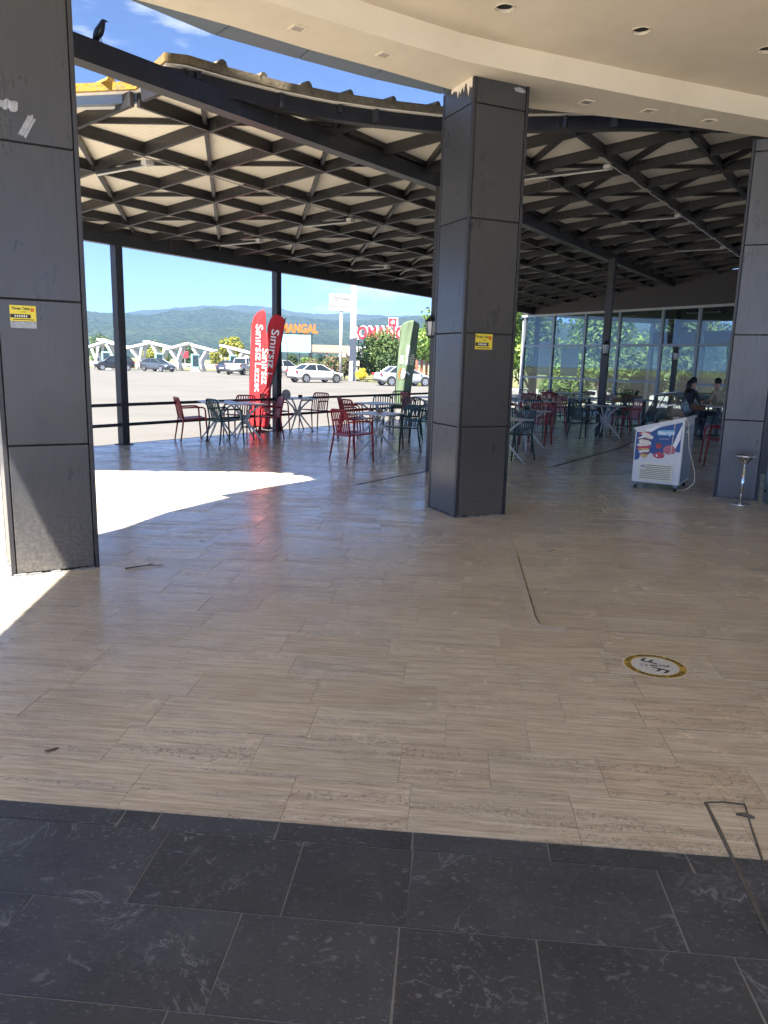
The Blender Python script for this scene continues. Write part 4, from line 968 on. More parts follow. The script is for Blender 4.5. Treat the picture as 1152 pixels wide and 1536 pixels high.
# ------------------------------------------------------------------ two people at the far table
def person(label, x, y, face, cloth, lean, longhair):
    """seated, one continuous skinned figure"""
    o = thing('person', label, 'person', (x, y, 0), rad(face))
    me = bpy.data.meshes.new('body')
    V = [(0, 0, .52), (0, -.03 + lean * .1, .75), (0, -.02 + lean * .25, .98), (0, lean * .32, 1.10), (0, .02 + lean * .36, 1.17), (0, .03 + lean * .38, 1.26), (0, .03 + lean * .38, 1.33),
         (-.17, lean * .3, 1.05), (-.22, .06 + lean * .3, .85), (-.17, .28, .77), (-.12, .36, .78), (.17, lean * .3, 1.05), (.22, .06 + lean * .3, .85), (.17, .28, .77), (.12, .36, .78),
         (-.10, .06, .52), (-.13, .40, .52), (-.13, .43, .10), (-.13, .53, .05), (.10, .06, .52), (.13, .40, .52), (.13, .43, .10), (.13, .53, .05)]
    E_ = [(0, 1), (1, 2), (2, 3), (3, 4), (4, 5), (5, 6), (2, 7), (7, 8), (8, 9), (9, 10), (2, 11), (11, 12), (12, 13), (13, 14), (0, 15), (15, 16), (16, 17), (17, 18), (0, 19), (19, 20), (20, 21), (21, 22)]
    R2 = [(.15, .11), (.14, .10), (.155, .10), (.075, .07), (.052, .055), (.082, .098), (.075, .088)] + [(.06, .06), (.046, .046), (.036, .036), (.04, .025)] * 2 + [(.095, .09), (.07, .07), (.045, .05), (.045, .035)] * 2
    me.from_pydata(V, E_, []); b = link('body', me, o); b.modifiers.new('skin', 'SKIN')
    for i, sv_ in enumerate(me.skin_vertices[0].data): sv_.radius = R2[i]; sv_.use_root = (i == 0)
    b.modifiers['skin'].use_smooth_shade = True; s_ = b.modifiers.new('sub', 'SUBSURF'); s_.levels = 2; s_.render_levels = 2
    mt, t, bs = new_mat('clothed_' + cloth); sp = t.nodes.new('ShaderNodeSeparateXYZ'); co = t.nodes.new('ShaderNodeTexCoord'); t.links.new(co.outputs['Object'], sp.inputs[0])
    cl = {'shirt': (.42, .36, .24), 'blouse': (.03, .03, .035)}[cloth]
    up_ = ramp(t, sp.outputs[2], [(0., 0.), (1.125 if False else .999, 0.), (1., 1.)]) if False else math_(t, 'GREATER_THAN', sp.outputs[2], 1.125)
    lo_ = math_(t, 'LESS_THAN', sp.outputs[2], .56); arm = math_(t, 'MULTIPLY', math_(t, 'GREATER_THAN', sp.outputs[1], .235), math_(t, 'GREATER_THAN', sp.outputs[2], .66))
    c = mixc(t, math_(t, 'MAXIMUM', up_, arm), cl, (.52, .33, .24)); c = mixc(t, lo_, c, (.03, .035, .05)); t.links.new(c, bs.inputs['Base Color']); bs.inputs['Roughness'].default_value = .8
    me.materials.append(mt)
    hc = Vector((0, .03 + lean * .38, 1.30)); rg = []
    for k in range(7):
        ph = rad(-25 + k * 115 / 6); rr = math.cos(ph); ring = []
        for j in range(14):
            a = 2 * math.pi * j / 14; f = 1 - .30 * max(0, math.sin(a)) * (1 if ph < .5 else .2)
            ring.append((hc.x + .096 * rr * math.cos(a), hc.y - .012 + .112 * rr * math.sin(a) * f, hc.z + .012 + .118 * math.sin(ph)))
        rg.append(ring)
    MB().loft(rg).build('hair', 'hair', o, smooth=True, subd=1)
    if longhair: MB().tube([(0, -.07 + lean * .38, 1.30), (0, -.12 + lean * .36, 1.22), (0, -.11 + lean * .3, 1.12), (0, -.09 + lean * .25, 1.02)], [.07, .07, .055, .03], 10).build('hair', 'hair', o, smooth=True)
    for s in (-1, 1): MB().lathe([(.004, -.012), (.016, 0), (.004, .014)], 8, Matrix.Translation((s * .088, hc.y + .005, 1.275)) @ Matrix.Scale(1.4, 4, (0, 0, 1))).build('ear', 'skin', o, smooth=True)
    MB().lathe([(.004, -.02), (.014, -.012), (.006, .02)], 8, Matrix.Translation((0, hc.y + .105, 1.26))).build('nose', 'skin', o, smooth=True)
    for s in (-1, 1): MB().lathe([(.003, -.008), (.009, 0), (.003, .008)], 8, Matrix.Translation((s * .033, hc.y + .092, 1.285))).build('eye', 'inkd', o)
    return o
person('person in a dark top with black hair leaning over the table', 7.80, 19.72, -72, 'blouse', .30, True)
person('person in a beige shirt with short black hair at the far table', 8.60, 19.75, 35, 'shirt', .10, False)

# ================================================================== ICE CREAM FREEZER
fz = thing('ice_cream_freezer', 'ice cream freezer on castors with sloping glass lid and printed side', 'freezer', (3.36, 10.14, 0), rad(-31))
FW, FD = .615, .74; zl, zh, zb = .80, .965, .095
body = MB().add([(0, 0, zb), (FW, 0, zb), (FW, FD, zb), (0, FD, zb), (0, 0, zl), (FW, 0, zh), (FW, FD, zh), (0, FD, zl)], [(3, 2, 1, 0), (4, 5, 6, 7), (0, 1, 5, 4), (1, 2, 6, 5), (2, 3, 7, 6), (3, 0, 4, 7)]).build('body', 'paintw', fz, bevel=.006)
MB().box((FW + .004, FD / 2, .50), (.006, FD - .05, .74)).build('steel_side', 'alu', fz)
def fzt(x): return zl + (zh - zl) * x / FW
rim_ = MB()
for y in (.005, FD - .005): rim_.beam((-.01, y, fzt(-.01) + .012), (FW + .01, y, fzt(FW + .01) + .012), .03, .03)
for x in (-.005, FW + .005): rim_.beam((x, -.005, fzt(x) + .0125), (x, FD + .005, fzt(x) + .0125), .028, .028)
rim_.build('lid_rim', 'paintw', fz)
MB().add([(.02, .02, fzt(.02) + .006), (FW - .02, .02, fzt(FW) + .004), (FW - .02, FD - .02, fzt(FW) + .004), (.02, FD - .02, fzt(.02) + .006)], [(0, 1, 2, 3)]).build('well', 'alu', fz)
tubs = [('print', .16, .16), ('pinkp', .16, .44), ('cream', .32, .16), ('choc', .32, .44), ('print', .47, .3)]
for mt_, x, y in tubs: MB().lathe([(.065, 0), (.078, .012), (.055, .035), (.01, .045)], 12, Matrix.Translation((x, y, fzt(x) + .012))).build('ice_cream_tub', mt_, fz, smooth=True)
# glass hood: raised box leaning to the high side
B_ = [(.03, .03, fzt(.03) + .03), (FW - .01, .03, fzt(FW - .01) + .03), (FW - .01, FD - .03, fzt(FW - .01) + .03), (.03, FD - .03, fzt(.03) + .03)]
T_ = [(.20, .12, 1.25), (.44, .12, 1.29), (.44, FD - .04, 1.29), (.20, FD - .04, 1.25)]
for k in range(4):
    a, b, c, d = Vector(B_[k]), Vector(B_[(k + 1) % 4]), Vector(T_[(k + 1) % 4]), Vector(T_[k])
    MB().add([a, b, c, d], [(0, 1, 2, 3)]).build('hood_pane', 'vglass', fz)
    MB().tube([a, d], .009, 6).build('hood_frame', 'trim', fz); MB().tube([d, c], .012, 6).build('hood_frame', 'trim', fz)
MB().add(T_ + [(x, y, z + .03) for x, y, z in T_], [(3, 2, 1, 0), (4, 5, 6, 7), (0, 1, 5, 4), (1, 2, 6, 5), (2, 3, 7, 6), (3, 0, 4, 7)]).build('hood_top', 'fascia', fz, bevel=.008)
MB().beam((.22, .09, 1.10), (.46, .09, 1.15), .02, .015).build('hood_shelf', 'paper', fz)
def fpl(pts, mat, name, lay):
    """flat print on the side panel: outline in x,z"""
    y = -.0022 - .0009 * lay
    return MB().add([(x, y, z) for x, z in pts], [tuple(range(len(pts)))]).build(name, mat, fz)
def ell(cx, cz, a, b, rot=0., n=16, wob=0., seed=1):
    r_ = random.Random(seed); out = []
    for k in range(n):
        t_ = 2 * math.pi * k / n; q = 1 + wob * r_.uniform(-1, 1); x, z = a * q * math.cos(t_), b * q * math.sin(t_)
        out.append((cx + x * math.cos(rot) - z * math.sin(rot), cz + x * math.sin(rot) + z * math.cos(rot)))
    return out
fpl([(.015, .40), (.03, .385), (.07, .41), (.09, .455), (.13, .43), (.22, .50), (.26, .475), (.31, .50), (.36, .49), (.41, .53), (.50, .545), (.585, .53), (.585, fzt(.585) - .03), (.26, fzt(.26) - .035), (.15, fzt(.1) - .06), (.015, fzt(0) - .035)], 'inkblue', 'blue_print', 0)
fpl([(.47, .55), (.505, .525), (.575, .70), (.585, .90), (.53, .75)], 'print', 'swoosh_print', 1)
fpl([(.12, .795), (.20, .775), (.28, .83), (.34, .865), (.26, .862)], 'print', 'swoosh_print', 1)
for i, (cx, cz, a, b, ro, mt_) in enumerate(((.115, .752, .075, .022, .2, 'berry'), (.155, .725, .085, .032, -.35, 'cream'), (.09, .70, .06, .012, .35, 'print'), (.12, .672, .075, .016, 0, 'choc'), (.135, .635, .085, .036, -.1, 'cream'), (.115, .60, .08, .028, .1, 'cream'), (.125, .565, .095, .020, .18, 'berry'), (.125, .535, .08, .022, .1, 'cone'), (.13, .51, .07, .016, .15, 'print'), (.15, .488, .06, .018, .05, 'choc'), (.12, .462, .045, .018, 0, 'cone'))):
    fpl(ell(cx, cz, a, b, ro, 18, .10, i), mt_, 'ice_cream_print', 2 + i * .3)
fpl([(.12, .455), (.19, .475), (.155, .41)], 'cone', 'cone_print', 2)
fpl(ell(.315, .60, .037, .040, .3, 14, .08, 40), 'berry', 'berry_print', 3); fpl([(.28, .64), (.31, .628), (.345, .65), (.325, .615), (.30, .615)], 'leaf', 'berry_leaf_print', 4)
fpl(ell(.455, .555, .080, .062, 0, 18, .08, 41), 'pinkp', 'scoop_print', 3)
fpl(ell(.335, .475, .065, .045, .1, 16, .12, 42), 'berry', 'berry_print', 3.5); fpl(ell(.29, .472, .035, .032, .1, 12, .12, 43), 'berry', 'berry_print', 4.2); fpl(ell(.30, .470, .012, .02, .5, 10, .1, 44), 'print', 'berry_highlight_print', 5)
fpl([(.28, .79), (.30, .805), (.47, .818), (.505, .80), (.505, .765), (.455, .75), (.445, .725), (.42, .748), (.30, .74), (.28, .755)], 'cyan', 'logo_bubble_print', 3)
text('Mardo', .072, 'print', fz, Matrix.Translation((.39, -.0062, .775)) @ Matrix.Rotation(rad(-4), 4, 'Y'), bold=.0015, name='logo_lettering')
text('DONDURMA', .020, 'print', fz, Matrix.Translation((.375, -.0062, .695)) @ Matrix.Rotation(rad(-2), 4, 'Y'), name='small_lettering')
gr = MB().box((.305, -.006, .245), (.43, .012, .235)).build('grille', 'grille', fz, bevel=.004)
for k in range(8):
    z = .335 - k * .025; x0 = .17 if k < 3 else .105; MB().box(((x0 + .50) / 2, -.0135, z), (.50 - x0, .004, .007)).build('slot', 'choc', gr)
MB().box((.13, -.014, .315), (.05, .006, .06)).build('switch_plate', 'paintw', gr); MB().box((.145, -.018, .318), (.014, .004, .03)).build('switch', 'inkd', gr); MB().box((.118, -.018, .318), (.016, .004, .012)).build('switch', 'inkd', gr)
for x in (.045, FW - .05):
    for y in (.05, FD - .05):
        ca = MB().box((x, y, .085), (.06, .06, .02)).build('castor', 'alu', fz)
        MB().box((x, y, .065), (.034, .04, .03)).build('fork', 'alu', ca); MB().lathe([(.03, -.012), (.03, .012)], 14, Matrix.Translation((x, y, .0305)) @ Matrix.Rotation(rad(90), 4, 'Y')).build('wheel', 'tyre', ca)
MB().tube([(.52, -.006, .99), (.50, -.02, .93), (.487, -.012, .75), (.48, -.012, .60), (.478, -.012, .50)], .0045, 6).build('cord', 'cream', fz)
MB().tube([(FW - .02, .04, .99), (FW + .03, .06, .93), (FW + .06, .1, .6), (FW + .16, .12, .28), (FW + .17, .12, .14), (FW + .10, .1, .05), (FW + .0, .14, .012), (FW - .1, .3, .01)], .0055, 7).build('power_cord', 'cream', fz, smooth=True)
MB().box((FW + .015, .16, .80), (.03, .1, .025)).build('handle', 'paintw', fz, bevel=.004)

# ================================================================== SMALL THINGS
ash = thing('standing_ashtray', 'chrome standing ashtray with a funnel bowl by the right column', 'ashtray', (4.33, 9.0, .001))
MB().lathe([(.105, 0), (.115, .008), (.11, .022), (.05, .034), (.02, .036)], 28).build('base', 'chrome', ash, smooth=True); MB().lathe([(.017, .03), (.017, .50)], 16).build('pole', 'chrome', ash, smooth=True)
MB().lathe([(.018, .49), (.03, .515), (.075, .565), (.112, .590), (.122, .60), (.115, .612), (.09, .618), (.084, .612), (.05, .60), (.01, .597)], 28).build('bowl', 'chrome', ash, smooth=True)
MB().lathe([(.05, .6175), (.05, .6195)], 20).build('lid', 'trim', ash)
st = thing('floor_sticker', 'round yellow and white floor sticker with black double arrows', 'sticker', (1.51, 3.885, .0012), rad(-16))
RS = .172
MB().lathe([(RS, 0), (RS, .0008)], 48).build('white_edge', 'stkwhite', st); MB().lathe([(RS * .965, .0008), (RS * .965, .0014)], 48).build('gold_ring', 'gold', st); MB().lathe([(RS * .73, .0014), (RS * .73, .0020)], 40).build('white_disc', 'stkwhite', st)
def flat_text(txt, size, mat, par, T, bold=0., name='lettering'):
    me = text_mesh(txt, size, 0, 'CENTER', 1., bold); me.transform(T); me.materials.append(M[mat]); return link(name, me, par)
def ring_text(txt, r, size, a0, step, flip):
    for k, ch in enumerate(txt):
        if ch == ' ': continue
        a = a0 + (step * k if flip else -step * k); x, y = r * math.cos(a), r * math.sin(a)
        flat_text(ch, size, 'inkd', st, Matrix.Translation((x, y, .0024)) @ Matrix.Rotation(a + (math.pi / 2 if flip else -math.pi / 2), 4, 'Z'), .0008, 'ring_letter')
tx = 'SOSYAL MESAFEYİ KORUYUN'
ring_text(tx, RS * .85, .031, rad(172), rad(7.0), False); ring_text(tx, RS * .85, .031, rad(188), rad(7.0), True)
def chevron(cx, cy, rot, s):
    T = Matrix.Translation((cx, cy, .0024)) @ Matrix.Rotation(rot, 4, 'Z')
    MB().add([T @ Vector(p) for p in ((-.5 * s, 0, 0), (.1 * s, .55 * s, 0), (.5 * s, .55 * s, 0), (-.1 * s, 0, 0), (.5 * s, -.55 * s, 0), (.1 * s, -.55 * s, 0))], [(0, 3, 2, 1), (0, 5, 4, 3)]).build('arrow', 'inkd', st, fix=True)
chevron(-.052, .062, rad(20), .055); chevron(-.014, .050, rad(20), .055); chevron(.05, -.058, rad(200), .055); chevron(.012, -.046, rad(200), .055)
flat_text('1.5 METRE', .036, 'inkd', st, Matrix.Translation((0, 0, .0024)) @ Matrix.Rotation(rad(10), 4, 'Z'), .0008)
tw = thing('twig', 'thin forked twig lying on the floor by the left column', 'twig', tuple(gnd(213, 851)), 0)
MB().tube([(-.11, -.06, .006), (-.03, -.015, .010), (.04, .02, .012), (.15, .06, .006)], [.006, .006, .005, .003], 6).build('stem', 'twig', tw); MB().tube([(.02, .01, .012), (.05, .055, .014), (.06, .09, .007)], [.004, .003, .002], 6).build('side_shoot', 'twig', tw)
for i, (px, py, s) in enumerate(((829, 826, .035), (78, 1126, .03), (303, 812, .022), (430, 540 + 300, .012), (1078, 1155, .0))):
    if s <= 0: continue
    q = gnd(px, py); lab = ['dark curled leaf on the floor right of the middle column', 'dark stain like chewing gum on the front slabs', 'small dark crumb on the floor left of the middle column', 'tiny dark crumb in the middle of the floor'][i]
    r_ = random.Random(i); tag(MB().add([(x, y, .003 + .004 * r_.random()) for x, y in ell(0, 0, s, s * .35, .4, 10, .3, i)] + [(0, 0, .008)], [(k, (k + 1) % 10, 10) for k in range(10)]).build('dry_leaf', 'twig', None, (q.x, q.y, 0)), lab, 'debris')

# ------------------------------------------------------------------ bird on the girder
bp_ = tuple(gnd(151, 64, 4.17))[:2]; bz = 4.166
bd = thing('bird', 'black bird perched on the girder against the sky', 'bird', (bp_[0], bp_[1], bz), rad(-8))
# spine from tail to beak, facing +x
sp_ = [(-.075, -.045, .006, .003), (-.062, -.005, .014, .006), (-.050, .03, .024, .020), (-.030, .060, .036, .038), (-.008, .090, .041, .042), (.010, .118, .034, .034), (.020, .140, .026, .026), (.027, .157, .025, .024), (.037, .168, .020, .019), (.048, .168, .010, .010), (.060, .163, .005, .006), (.076, .155, .001, .0015)]
rg = []
for i, (x, z, ry, rn) in enumerate(sp_):
    a, b = sp_[max(i - 1, 0)], sp_[min(i + 1, len(sp_) - 1)]; d = Vector((b[0] - a[0], 0, b[1] - a[1])).normalized(); n_ = Vector((-d.z, 0, d.x))
    rg.append([Vector((x, 0, z)) + Vector((0, 1, 0)) * ry * math.cos(2 * math.pi * j / 14) + n_ * rn * math.sin(2 * math.pi * j / 14) for j in range(14)])
MB().loft(rg).build('body', 'bird', bd, smooth=True, subd=1, fix=True)
for s in (-1, 1):
    MB().loft([[(-.070, s * .012, .0), (-.066, s * .018, .0), (-.064, s * .016, .006), (-.069, s * .010, .006)], [(-.055, s * .030, .035), (-.035, s * .036, .03), (-.03, s * .037, .05), (-.05, s * .028, .055)], [(-.028, s * .034, .085), (0, s * .041, .08), (.004, s * .040, .10), (-.018, s * .032, .108)], [(-.008, s * .028, .116), (.006, s * .034, .114), (.008, s * .030, .122), (-.002, s * .024, .122)]]).build('wing', 'bird', bd, smooth=True, fix=True)
    MB().tube([(-.004, s * .016, .052), (.004, s * .017, .02), (.0, s * .017, .001)], .003, 5).build('leg', 'trim', bd); MB().tube([(-.014, s * .017, .003), (.022, s * .019, .003)], .0025, 5).build('foot', 'trim', bd)

# ================================================================== FLAGS
def interp(tab, z):
    tab = sorted(tab)
    if z <= tab[0][0]: return tab[0][1]
    for (a, b), (c, d) in zip(tab[:-1], tab[1:]):
        if z <= c: return b + (d - b) * (z - a) / (c - a)
    return tab[-1][1]
def flag(name, label, Y, left, right, mat, amp, seed, pole_pts, texts, group):
    """sail flag: left/right are picture outlines turned into metres at distance Y"""
    Lw = [(at(x, y, Y).z, at(x, y, Y).x) for x, y in left]; Rw = [(at(x, y, Y).z, at(x, y, Y).x) for x, y in right]
    z0 = max(min(z for z, _ in Lw), min(z for z, _ in Rw)); z1 = min(max(z for z, _ in Lw), max(z for z, _ in Rw))
    x0 = interp(Lw, z0); t_ = thing(name, label, 'flag', (x0, Y, 0), 0, group)
    def wave(x, z): return amp * (math.sin(x * 14 + z * 3.1 + seed) * .6 + math.sin(x * 31 - z * 5.3 + seed * 2) * .3 + .5 * math.sin(z * 4.0 + seed))
    NX, NZ = 14, 48; vs_ = []
    for j in range(NZ + 1):
        z = z0 + (z1 - z0) * j / NZ; a, b = interp(Lw, z), interp(Rw, z)
        for i in range(NX + 1): x = a + (b - a) * i / NX; vs_.append((x - x0, wave(x - x0, z), z))
    fs = [(j * (NX + 1) + i, j * (NX + 1) + i + 1, (j + 1) * (NX + 1) + i + 1, (j + 1) * (NX + 1) + i) for j in range(NZ) for i in range(NX)]
    c = MB().add(vs_, fs).build('cloth', mat, t_, smooth=True); so_ = c.modifiers.new('thick', 'SOLIDIFY'); so_.thickness = .002
    MB().tube([(x - x0, .02, z) for x, z in pole_pts], .012, 8).build('pole', 'steel', t_, smooth=True)
    px_, pz_ = pole_pts[0]
    MB().lathe([(.16, 0), (.16, .03), (.04, .05), (.03, .12)], 16, Matrix.Translation((px_ - x0, .02, pz_))).build('foot', 'steel', t_)
    for txt, size, px, py, rot, col, bold in texts:
        p = at(px, py, Y)
        text(txt, .2, col, c, Matrix.Translation((p.x - x0, 0, p.z)) @ Matrix.Rotation(rot, 4, 'Y'), bold=bold, length=size, squash=.78 if mat == 'redcloth' else 1.25, name='lettering', fn=lambda v: Vector((v.x, wave(v.x, v.z) - .006, v.z)))
    return t_
fz_ = lambda X, Y: (360 + X * .1302, 460 + Y * .1302)
gz_ = lambda X, Y: (520 + X * .1302, 460 + Y * .1302)
YL = 17.75
flag('red_sail_flag', 'tall red flag with white lettering standing left of the roof post', YL, [fz_(100, 1390), fz_(110, 1030), fz_(118, 700), fz_(126, 400), fz_(136, 200), fz_(160, 120), fz_(200, 65), fz_(235, 42), fz_(262, 34)], [fz_(270, 1390), fz_(280, 1030), fz_(292, 700), fz_(297, 400), fz_(299, 200), fz_(297, 100), fz_(290, 60), fz_(282, 42), fz_(272, 34)], 'redcloth', .012, 1.,
     [(at(*fz_(110, 1500), YL).x, .0), (at(*fz_(112, 1000), YL).x, 1.2), (at(*fz_(130, 300), YL).x, 2.4)],
     [('Sınırsız', .81, *fz_(222, 415), rad(90 + 1.5), 'print', .002), ('Lezzet', .66, *fz_(205, 815), rad(91.5), 'print', 0.)], 'red sail flags by the railing')
YM = 17.5
flag('red_sail_flag', 'red flag mostly hidden behind the roof post and the leaning flag', YM, [fz_(250, 1395), fz_(262, 1030), fz_(300, 500), fz_(305, 300)], [fz_(330, 1395), fz_(345, 1030), fz_(375, 800), fz_(385, 300)], 'redcloth', .012, 2.3,
     [(at(*fz_(335, 1400), YM).x, .0), (at(*fz_(350, 1000), YM).x, .9), (at(*fz_(385, 300), YM).x, 2.2)],
     [('Sınırsız', .80, *fz_(290, 690), rad(91.5), 'print', .002)], 'red sail flags by the railing')
YR = 16.75
flag('red_sail_flag', 'rounded red flag leaning to the right in front of the roof post', YR, [fz_(236, 1036), fz_(300, 925), fz_(318, 800), fz_(324, 600), fz_(326, 400), fz_(312, 300), fz_(320, 215), fz_(350, 135), fz_(385, 98), fz_(405, 86)], [fz_(240, 1036), fz_(350, 900), fz_(400, 740), fz_(440, 580), fz_(490, 330), fz_(522, 155), fz_(500, 130), fz_(470, 106), fz_(440, 92), fz_(418, 86)], 'redcloth', .018, 3.9,
     [(at(*fz_(228, 1420), YR).x, .0), (at(*fz_(238, 1036), YR).x, .70), (at(*fz_(352, 895), YR).x, .98), (at(*fz_(441, 580), YR).x, 1.63), (at(*fz_(522, 160), YR).x, 2.48)],
     [('Sınırsız', .84, *fz_(384, 490), rad(97), 'print', .003), ('L', .075, *fz_(345, 785), rad(97), 'print', 0.)], 'red sail flags by the railing')
YG = 22.3
tg = flag('green_sail_flag', 'green flag with white pizza lettering beyond the railing', YG, [gz_(556, 1180), gz_(560, 1000), gz_(575, 800), gz_(600, 500), gz_(618, 240), gz_(640, 205), gz_(670, 180), gz_(700, 166), gz_(735, 158)], [gz_(725, 1180), gz_(738, 1000), gz_(762, 800), gz_(800, 560), gz_(838, 210), gz_(836, 200), gz_(825, 185), gz_(800, 170), gz_(765, 158)], 'greencloth', .022, 5.1,
     [(at(*gz_(556, 1250), YG).x, -.15), (at(*gz_(560, 1000), YG).x, .9), (at(*gz_(600, 500), YG).x, 1.9), (at(*gz_(618, 235), YG).x, 2.5)],
     [('SUN', .225, *gz_(635, 612), rad(-86), 'print', .006), ('BROTHERS', .55, *gz_(708, 555), rad(-86), 'print', .006), ('PIZZA', .32, *gz_(757, 608), rad(-86), 'printy', .006)], 'flag of the pizza shop')
x0 = tg.location.x
def gpt(X, Y_): p = at(*gz_(X, Y_), YG); return (p.x - x0, -.034, p.z)
MB().add([gpt(*p) for p in ((655, 705), (635, 735), (625, 790), (635, 830), (655, 828), (672, 800), (678, 770), (690, 765), (715, 790), (735, 782), (712, 755), (690, 738), (668, 742), (658, 775), (650, 790), (650, 755), (668, 720))], [tuple(range(17))]).build('slice_logo', 'print', tg)
MB().add([gpt(*p) for p in ((625, 700), (607, 745), (600, 790), (608, 835), (614, 833), (608, 790), (614, 748), (630, 703))], [tuple(range(8))]).build('slice_crust', 'orange', tg)

# ================================================================== VEHICLES (front towards +x)
def car(name, label, x, y, deg, paint, kind='sedan', sc_=1.):
    t_ = thing(name, label, 'car', (x, y, LOT + .002), rad(deg))
    S = {'sedan': dict(st=[(-2.25, .46, .84, .70), (-2.14, .30, .98, .82), (-1.7, .24, 1.03, .88), (-.8, .22, .97, .895), (.5, .22, .95, .895), (1.15, .22, .93, .885), (1.75, .24, .84, .85), (2.15, .30, .70, .76), (2.26, .40, .60, .66)], gb=(-1.75, 1.22), gr=(-.95, .22), h=1.45, b=.93),
         'suv': dict(st=[(-2.2, .46, .95, .74), (-2.12, .34, 1.06, .86), (-1.7, .28, 1.09, .91), (-.8, .26, 1.05, .92), (.5, .26, 1.03, .92), (1.15, .26, 1.02, .91), (1.75, .28, .96, .88), (2.12, .34, .82, .80), (2.22, .45, .68, .70)], gb=(-2.10, 1.25), gr=(-1.62, .32), h=1.66, b=1.02),
         'hatch': dict(st=[(-2.1, .46, .90, .72), (-2.02, .32, 1.03, .84), (-1.6, .25, 1.06, .89), (-.8, .23, 1.0, .90), (.5, .23, .97, .90), (1.1, .23, .95, .89), (1.7, .25, .87, .86), (2.1, .31, .73, .78), (2.2, .42, .62, .68)], gb=(-2.0, 1.25), gr=(-1.05, .20), h=1.50, b=.96),
         'pickup': dict(st=[(-2.55, .60, 1.02, .84), (-2.50, .50, 1.08, .90), (-1.6, .42, 1.10, .92), (-.6, .40, 1.10, .92), (.6, .40, 1.08, .92), (1.4, .40, 1.08, .91), (2.1, .42, 1.04, .88), (2.5, .48, .92, .80), (2.58, .56, .80, .72)], gb=(-.75, 1.45), gr=(-.55, .65), h=1.78, b=1.07)}[kind]
    rg = []
    for px, zl_, zh_, hw in S['st']:
        zm = (zl_ + zh_) / 2
        half = [(hw * .86, zl_), (hw * .97, zl_ + .08), (hw, zm), (hw * .97, zh_ - .07), (hw * .88, zh_)]
        rg.append([(px, a, z) for a, z in half] + [(px, 0, zh_ + .02)] + [(px, -a, z) for a, z in half[::-1]] + [(px, 0, zl_)])
    b = MB().loft(rg).build('body', paint, t_, smooth=True, fix=True); b.modifiers.new('s', 'SUBSURF').levels = 1; b.modifiers['s'].render_levels = 1
    h, bz_ = S['h'], S['b'] - .02; hw = S['st'][3][3]; g0, g1 = S['gb']; r0, r1 = S['gr']; rw, bw = hw * .70, hw * .90
    V = [(g0, -bw * .93, bz_), (g1, -bw * .90, bz_), (g1, bw * .90, bz_), (g0, bw * .93, bz_), (r0, -rw * .95, h - .05), (r1, -rw * .95, h - .05), (r1, rw * .95, h - .05), (r0, rw * .95, h - .05)]
    MB().add(V, [(0, 1, 5, 4), (1, 2, 6, 5), (2, 3, 7, 6), (3, 0, 4, 7), (4, 5, 6, 7)]).build('windows', 'cglass', t_, fix=True)
    rf_ = MB().loft([[(r0 - .05, -rw * .9, h - .06), (r0 - .05, rw * .9, h - .06), (r0 - .05, rw * .8, h - .02), (r0 - .05, -rw * .8, h - .02)], [((r0 + r1) / 2, -rw, h - .05), ((r0 + r1) / 2, rw, h - .05), ((r0 + r1) / 2, rw * .8, h + .015), ((r0 + r1) / 2, -rw * .8, h + .015)], [(r1 + .05, -rw * .9, h - .06), (r1 + .05, rw * .9, h - .06), (r1 + .05, rw * .8, h - .025), (r1 + .05, -rw * .8, h - .025)]]).build('roof', paint, t_, smooth=True, fix=True)
    for s in (-1, 1):
        for a, c in ((V[0], V[4]), (V[1], V[5])): MB().tube([(a[0], s * abs(a[1]), a[2] - .02), (c[0], s * abs(c[1]), c[2])], .04, 6).build('pillar', paint, t_)
        xm = (r0 + r1) / 2 + .05; MB().tube([(xm, s * bw * .93, bz_), (xm, s * rw * .97, h - .05)], .03, 6).build('pillar', paint, t_)
        MB().beam((r0, s * rw * .96, h - .045), (r1, s * rw * .96, h - .045), .05, .05).build('roof_rail', paint, t_)
        for wx in (S['st'][-1][0] - .83, S['st'][0][0] + .85):
            MB().lathe([(.375, -.004), (.375, .004)], 20, Matrix.Translation((wx, s * (hw * .985), .36)) @ Matrix.Rotation(rad(90), 4, 'X')).build('wheel_arch', 'tyre', t_)
            wh = MB().lathe([(.24, -.10), (.31, -.105), (.325, -.08), (.325, .08), (.31, .105), (.24, .10)], 22, Matrix.Translation((wx, s * (hw - .075), .325)) @ Matrix.Rotation(rad(90), 4, 'X')).build('wheel', 'tyre', t_, smooth=False)
            MB().lathe([(.225, -.112), (.225, .112)], 20, Matrix.Translation((wx, s * (hw - .075), .325)) @ Matrix.Rotation(rad(90), 4, 'X')).build('rim', 'rim', wh)
            for q in range(5): MB().box((0, 0, 0), (.05, .232, .13), mt=Matrix.Translation((wx, s * (hw - .075), .325)) @ Matrix.Rotation(rad(72 * q), 4, 'Y') @ Matrix.Translation((0, 0, .14))).build('rim_gap', 'tyre', wh)
        MB().box((g1 - .18, s * (bw + .10), bz_ + .06), (.10, .16, .11)).build('mirror', paint, t_, bevel=.02)
        xf, xr = S['st'][-1][0], S['st'][0][0]
        MB().box((xf - .17, s * hw * .72, S['st'][-2][2] - .05), (.20, .28, .13), -s * .5).build('headlight', 'head', t_, bevel=.03); MB().box((xr + .09, s * hw * .78, S['st'][1][2] - .12), (.16, .30, .15), s * .35).build('tail_light', 'tail', t_, bevel=.03)
        for dx in (-.65, .45): MB().box((dx, s * (hw * .985), S['b'] - .16), (.16, .02, .025)).build('door_handle', paint, t_)
